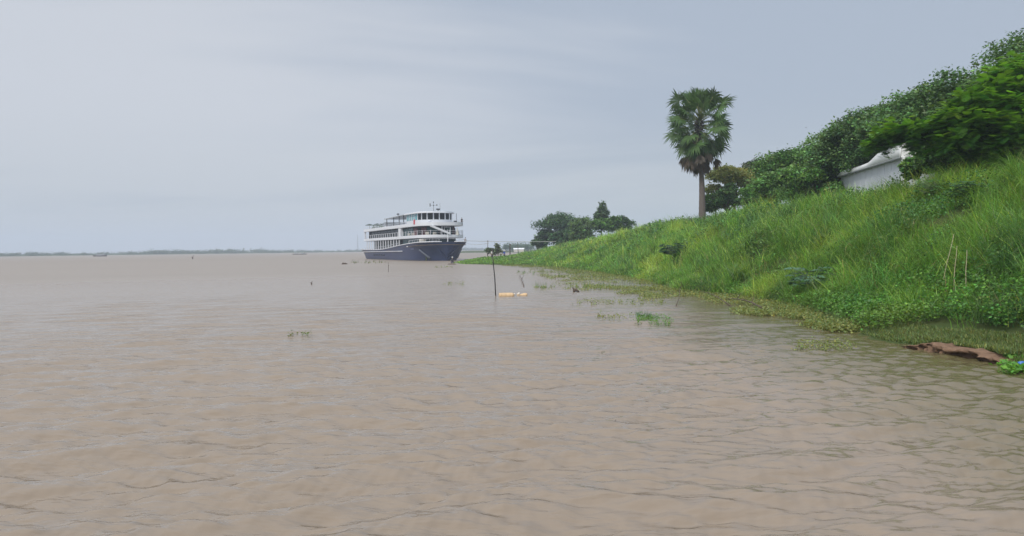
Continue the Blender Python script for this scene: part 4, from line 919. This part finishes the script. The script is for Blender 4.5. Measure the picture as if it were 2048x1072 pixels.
# roof : cross-section rounded, height varying along its length
xs = np.linspace(-.35, Ln+.1, 60); hp = np.interp(xs, [-.35, -.1, .8, 2.6, 4.6, 7.4, 8.1, 9.3, 10.8, 12.6, Ln+.1], [.02, .35, .68, .80, .56, .62, .85, 1.25, 1.32, 1.28, 1.25])
V = []; K = 12
for x, h in zip(xs, hp):
    for k in range(K):
        q = math.pi*k/(K-1); V.append((x, 1.20+1.5*math.cos(q), e_h(x)+h*math.sin(q)**.55))
Vr = np.array(V); Qr = gridq(len(xs), K); rfm = mesh_np('roof', Vr, Qr, SR, parent=e, smooth=True)
sol = rfm.modifiers.new('thick', 'SOLIDIFY'); sol.thickness = .06
m = MB(); n_ = [(xs[-1]-.02, 1.20+1.5*math.cos(math.pi*k/11), e_h(xs[-1])+1.22*math.sin(math.pi*k/11)**.55) for k in range(12)]; m.add(n_, [tuple(range(12))]); m.build('gable_end', SR, e)
m = MB(); m.tube([(x, -.3, e_h(x)-.03) for x in (-.3, Ln*.5, Ln+.1)], .05, 6); m.build('eave_trim', GREYM, e)
m = MB(); m.box((Ln+.1, -.08, e_h(Ln)-1.6), (.22, .16, 3.3)); m.build('end_post', SR, e)
# broken line of pale fence boards right of the shed
e = empty('board_fence', (b_.x, b_.y, b_.z-3.7), rz, label='weathered pale board fence in the shade just right of the shed', cat='fence')
for i, x in enumerate([.5, .9, 1.3, 1.8, 2.2, 2.7]):
    m = MB(); h = 2.5+.25*math.sin(i*2.1); m.box((x, 0, h/2), (.16, .05, h)); m.build('board', SW, e)
m = MB(); m.box((1.6, .05, 1.6), (2.6, .05, .1)); m.build('rail', SW, e)

# ------------------------------------------------------------------ people
SKIN = pmat('skin', (.30, .17, .11), .6); HAIR = pmat('black_hair', (.012, .01, .01), .5)
def skin_mesh(name, verts, edges, radii, mat, parent=None, sub=1):
    me = bpy.data.meshes.new(name); me.from_pydata(verts, edges, []); me.update()
    o = bpy.data.objects.new(name, me); COL.objects.link(o); me.materials.append(mat)
    o.modifiers.new('skin', 'SKIN')
    if not me.skin_vertices: me.attributes
    o.data.update()
    bpy.context.view_layer.update()
    sv = me.skin_vertices[0].data if len(me.skin_vertices) else None
    if sv:
        for i, r_ in enumerate(radii): sv[i].radius = (r_, r_) if not isinstance(r_, tuple) else r_
        sv[0].use_root = True
    s = o.modifiers.new('sub', 'SUBSURF'); s.levels = sub; s.render_levels = sub
    for p in me.polygons: p.use_smooth = True
    if parent: o.parent = parent
    return o
POSE = {
 'stand': dict(hip=.92, lean=0.0, kneel=(.10, .02, .50), foot=(.11, .0, .05), knr=(-.10, -.04, .50), footr=(-.12, .02, .05), elb=(.24, .02, 1.14), wr=(.27, -.06, .88), elr=(-.25, 0, 1.14), wrr=(-.22, -.12, .90)),
 'crouch': dict(hip=.38, lean=.28, kneel=(.16, -.38, .52), foot=(.15, -.22, .05), knr=(-.16, -.38, .52), footr=(-.15, -.2, .05), elb=(.25, -.32, .62), wr=(.14, -.50, .50), elr=(-.25, -.32, .62), wrr=(-.14, -.52, .48)),
 'stoop': dict(hip=.84, lean=.22, kneel=(.11, -.06, .46), foot=(.12, .0, .05), knr=(-.11, -.02, .46), footr=(-.12, .08, .05), elb=(.25, -.25, .98), wr=(.16, -.44, .86), elr=(-.25, -.25, .98), wrr=(-.14, -.46, .84)),
}
def person(loc, rz, pose, shirt, trousers, label, hat=None):
    p = POSE[pose]; h = p['hip']; ln = p['lean']; e = empty('person', loc, rz, label=label, cat='person')
    ch = (0, -ln*.7, h+.36); nk = (0, -ln, h+.56); sl_ = (.18, -ln*.9, h+.50); sr_ = (-.18, -ln*.9, h+.50)
    hd = [(0, -ln*1.05-.01, h+.63), (0, -ln*1.1-.03, h+.72), (0, -ln*1.1-.01, h+.82)]
    nose = (0, -ln*1.1-.125, h+.715)
    V = [(0, 0, h), (0, -ln*.35, h+.18), ch, nk]+hd+[nose]; Rr = [.13, .12, .14, .055, .06, .085, .075, .014]; E = [(0, 1), (1, 2), (2, 3), (3, 4), (4, 5), (5, 6), (5, 7)]
    def chain(start, pts, rs):
        i = start
        for q, r_ in zip(pts, rs): V.append(q); Rr.append(r_); E.append((i, len(V)-1)); i = len(V)-1
        return i
    for s_, el_, w_ in ((sl_, p['elb'], p['wr']), (sr_, p['elr'], p['wrr'])):
        wv = Vector(w_); dv = (wv-Vector(el_)).normalized(); palm = wv+dv*.08
        i = chain(2, [s_, el_, w_, tuple(palm)], [.055, .042, .030, .034])
        sd_ = dv.cross(Vector((0, -1, .2))).normalized()
        for k, ll in enumerate((.06, .075, .08, .07)):
            q = palm+dv*.02+sd_*(-.03+.02*k); chain(i, [tuple(q), tuple(q+dv*ll*.6+Vector((0, -.008, 0))), tuple(q+dv*ll+Vector((0, -.02, 0)))], [.010, .009, .008])
        j = chain(i, [tuple(wv+dv*.04+sd_*-.04), tuple(wv+dv*.08+sd_*-.065)], [.011, .009])
    for sg, kn, ft in ((1, p['kneel'], p['foot']), (-1, p['knr'], p['footr'])):
        chain(0, [(sg*.09, 0, h-.06), kn, ft, (ft[0], ft[1]-.16, .03)], [.085, .058, .045, .035])
    skin_mesh('body', V, E, Rr, SKIN, e)
    V2 = [(0, 0, h-.02), (0, -ln*.35, h+.18), ch, (0, -ln*.95, h+.53), sl_, tuple(Vector(sl_).lerp(Vector(p['elb']), .85)), sr_, tuple(Vector(sr_).lerp(Vector(p['elr']), .85))]
    skin_mesh('shirt', V2, [(0, 1), (1, 2), (2, 3), (2, 4), (4, 5), (2, 6), (6, 7)], [.16, .145, .165, .075, .075, .06, .075, .06], shirt, e)
    V3 = [(0, 0, h+.02)]; E3 = []; R3 = [.155]
    for sg, kn, ft in ((1, p['kneel'], p['foot']), (-1, p['knr'], p['footr'])):
        b0 = len(V3); V3 += [(sg*.09, 0, h-.07), kn, tuple(Vector(kn).lerp(Vector(ft), .88))]; E3 += [(0, b0), (b0, b0+1), (b0+1, b0+2)]; R3 += [.105, .078, .062]
    skin_mesh('trousers', V3, E3, R3, trousers, e)
    m = MB(); c_ = hd[2]
    if hat: m.lathe((c_[0], c_[1], c_[2]-.02), [(.20, 0), (.19, .02), (.115, .03), (.10, .10), (.03, .14)], 14); m.build('hat', hat, e, smooth=True)
    m = MB(); m.lathe((c_[0], c_[1]+.015, c_[2]-.07), [(.075, -.02), (.098, .03), (.095, .09), (.06, .135), (.01, .15)], 12); m.build('hair', HAIR, e, smooth=True)
    return e
WSH = pmat('white_shirt', (.72, .72, .70), .8); BLK = pmat('black_cloth', (.02, .02, .024), .8); BLU = pmat('blue_cloth', (.03, .07, .30), .8); TAN = pmat('tan_shirt', (.50, .42, .34), .8); WHT = pmat('white_hat', (.75, .75, .72), .7); DKB = pmat('dark_blue_cloth', (.03, .04, .09), .8)
def on_bank(px, py, lo=130, hi=175):
    p = hit(px, py); return p
p = at_y(984, 517.5, 152); p.z = min(p.z, gz(p.x, p.y)+.05) if gz(p.x, p.y) > 0 else p.z
person(p, R(30), 'stand', WSH, BLK, 'person in a white top and black trousers on the green spit behind the thin pole')
p = at_y(1009, 516.5, 156); person(p, R(200), 'stoop', BLU, DKB, 'person in blue clothes and a white hat stooping in the weeds on the spit', hat=WHT)
p = at(903.5, 529); p.z = .12; person(p, R(160), 'crouch', BLK, DKB, 'person in dark clothes and pale hat crouching at the water before the bow', hat=WHT)
raftm = MB(); raftm.v = []; raftm.tube([(-.9, 0, .02), (-.6, 0, .0), (.6, 0, .0), (.95, 0, .04)], [.06, .30, .30, .05], 10)
o = raftm.build('small_float', M_WOOD, smooth=True, label='low dark float under the crouching person at the bow', cat='float'); o.location = Vector((p.x, p.y+.1, -.12))
p = SM @ Vector((4.6, 2.9, 8.88)); person(p, R(20), 'stand', BLK, BLK, 'person in dark clothes standing at the front rail of the ship top deck')
p = SM @ Vector((5.5, 3.2, 4.05)); person(p, R(30), 'stoop', TAN, BLK, 'person in a tan shirt leaning over the ship bow rail beside the mooring ropes')

# ------------------------------------------------------------------ far shore, far boats, mast
def far_shore(pts, name):
    V = []; 
    for x, y, z0 in pts:
        for dy, z in ((-40, -3), (0, .2), (12, 1.0), (200, 1.6)): V.append((x, y+dy, z))
    mesh_np(name, V, gridq(len(pts), 4), M_SOIL, smooth=True, kind='structure')
fs = [(-1400, 560, 0), (-900, 690, 0), (-560, 800, 0), (-420, 960, 0), (-290, 1150, 0), (-200, 1400, 0), (-90, 1700, 0), (60, 1800, 0), (300, 1850, 0)]
far_shore(fs, 'far_bank')
fx = np.array([p_[0] for p_ in fs]); fy = np.array([p_[1] for p_ in fs])
n = 1500; X = rng.uniform(-1100, 200, n); Y = np.interp(X, fx, fy)+rng.uniform(2, 50, n)
hs = (1.9+5.0*fbm(X, X*0, 55, 91, 4)**1.6)*rng.uniform(.7, 1.15, n)*np.where(X > -150, 1.35, 1.0)
per = 60; P = np.repeat(np.stack([X, Y, hs*.5], 1), per, 0); m_ = len(P); P += rng.normal(0, 1, (m_, 3))*np.repeat(np.stack([hs*.65, hs*.5, hs*.30], 1), per, 0); P[:, 2] = np.maximum(P[:, 2], .3)
sz = np.repeat(hs*.30, per)*rng.uniform(.6, 1.3, m_)
V, Q, C = leaves(P, rdir(m_), rdir(m_, .5), sz, sz*.8, cols(np.array((.075, .115, .06)), m_, .25, .1))
mesh_np('far_wood', V, Q, M_LEAF, C, kind='stuff', label='hazy blue line of trees along the far river shore', category='woodland')
# distant trees right of the ship, across the bend
for i, px in enumerate(range(1012, 1068, 7)):
    Y = 560+12*(i % 3); c_ = at_y(px, 494, Y); r_ = random.uniform(1.7, 2.7); e = empty('distant_tree', (c_.x, Y, 0.2), label='hazy bluish tree across the bend, %s from the left of its row' % ['first','second','third','fourth','fifth','sixth','seventh','eighth'][i], cat='tree', group='hazy trees across the bend')
    P = np.array((0, 0, c_.z-.2))+rng.normal(0, 1, (420, 3))*np.array((r_*.75, r_*.6, r_*.55)); V, Q, C = leaves(P, rdir(420), rdir(420, 1), np.full(420, .9), np.full(420, .6), cols(TFAR, 420)); mesh_np('crown', V, Q, M_LEAF, C, parent=e)
    m = MB(); m.tube([(0, 0, -1), (.1, 0, 1.2), (0, 0, c_.z-.5)], [.3, .22, .12], 6); m.build('trunk', M_BARK, e)
m = MB(); V = []
mesh_np('far_bend_bank', [(x, y, z) for x in (-40, -10, 30, 70) for y, z in ((540, -2), (552, .3), (600, 1.2), (700, 1.2))], gridq(4, 4), M_SOIL, kind='structure')
c_ = at_y(1038, 497.5, 540); e = empty('distant_shed', (c_.x, 552, .3), label='low distant white roofed shed across the bend below the hazy trees', cat='shed')
m = MB(); m.box((0, 0, 1.0), (7.5, 4, 2.0)); m.build('wall', CREAM, e); m = MB(); m.add([(-4.1, -2.4, 1.95), (4.1, -2.4, 1.95), (4.1, 2.4, 1.95), (-4.1, 2.4, 1.95), (-4.1, 0, 2.9), (4.1, 0, 2.9)], [(0, 1, 5, 4), (2, 3, 4, 5), (0, 4, 3), (1, 2, 5), (3, 2, 1, 0)]); m.build('roof', SR, e)
def boat(px, py, L, label, roof=True):
    a = at(px, py); e = empty('distant_boat', a, R(8), label=label, cat='boat'); m = MB(); V = []
    for i in range(9):
        f = i/8; x = (f-.5)*L; hb = .14*L*math.sin(math.pi*min(max(f, .04), .96))**.5; zt_ = .075*L*(1+1.1*(2*f-1)**2*.5)
        V += [(x, -hb, zt_), (x, -hb*.7, -.2), (x, hb*.7, -.2), (x, hb, zt_)]
    m.add(V, [(i*4+k, (i+1)*4+k, (i+1)*4+k+1, i*4+k+1) for i in range(8) for k in range(3)]+[(0, 1, 2, 3), (35, 34, 33, 32)]); m.build('hull', M_WOOD, e)
    if roof:
        m = MB(); m.box((.05*L, 0, .13*L), (.55*L, .18*L, .10*L)); m.build('cabin', GREYM, e)
        m = MB(); m.prism([(-.25*L, -.11*L), (.36*L, -.11*L), (.36*L, .11*L), (-.25*L, .11*L)], .18*L, .20*L); m.build('roof', GREYW, e)
boat(200, 513.0, 10, 'distant dark covered boat moored before the far shore at the left')
boat(592, 509.2, 5, 'tiny distant boat before the far shore, left one of the pair near the middle')
boat(606, 509.0, 5.5, 'tiny distant pale boat before the far shore, right one of the pair near the middle')
a = at_y(715.5, 506, 1500); H = 34; m = MB()
for k in range(3):
    q = k*2.094; m.tube([(1.6*math.cos(q), 1.6*math.sin(q), 0), (.3*math.cos(q), .3*math.sin(q), H)], [.35, .2], 4)
for i in range(12):
    z = i*H/12; r_ = 1.6-1.3*z/H; r2_ = 1.6-1.3*(z+H/12)/H
    for k in range(3): q = k*2.094; q2 = q+2.094; m.tube([(r_*math.cos(q), r_*math.sin(q), z), (r2_*math.cos(q2), r2_*math.sin(q2), z+H/12)], .10, 4)
o = m.build('radio_mast', GREYM, label='faint tall lattice radio mast on the far shore left of the ship', cat='mast'); o.location = (a.x, 1500, .5)
# birds
for px, py, Y, lab in ((908, 99, 190, 'tiny dark bird high in the sky above the ship'), (1612, 255, 170, 'tiny dark bird in the sky right of the palm')):
    m = MB(); m.tube([(-.16, 0, 0), (-.06, 0, .01), (.08, 0, .01), (.2, 0, 0)], [.01, .05, .045, .01], 7)
    for sg in (-1, 1): m.add([(-.04, 0, .02), (.10, 0, .02), (.06, sg*.22, .10), (-.02, sg*.40, .05), (-.04, sg*.2, .09)], [(0, 1, 2, 4), (4, 2, 3)])
    o = m.build('bird', DARKM, label=lab, cat='bird'); o.location = at_y(px, py, Y); o.rotation_euler = (0, R(8), R(-35))

# ------------------------------------------------------------------ haze
m = MB(); m.box((0, 0, (75-6)/2), (6300, 6300, 75+6))
MH = bpy.data.materials.new('haze_air'); MH.use_nodes = True; t = MH.node_tree; t.nodes.remove(t.nodes['Principled BSDF'])
pv = N(t, 'ShaderNodeVolumePrincipled'); pv.inputs['Color'].default_value = (.70, .79, .92, 1); pv.inputs['Density'].default_value = 0.0005; pv.inputs['Anisotropy'].default_value = 0.0
t.links.new(pv.outputs[0], t.nodes['Material Output'].inputs['Volume'])
m.build('haze', MH, kind='stuff')
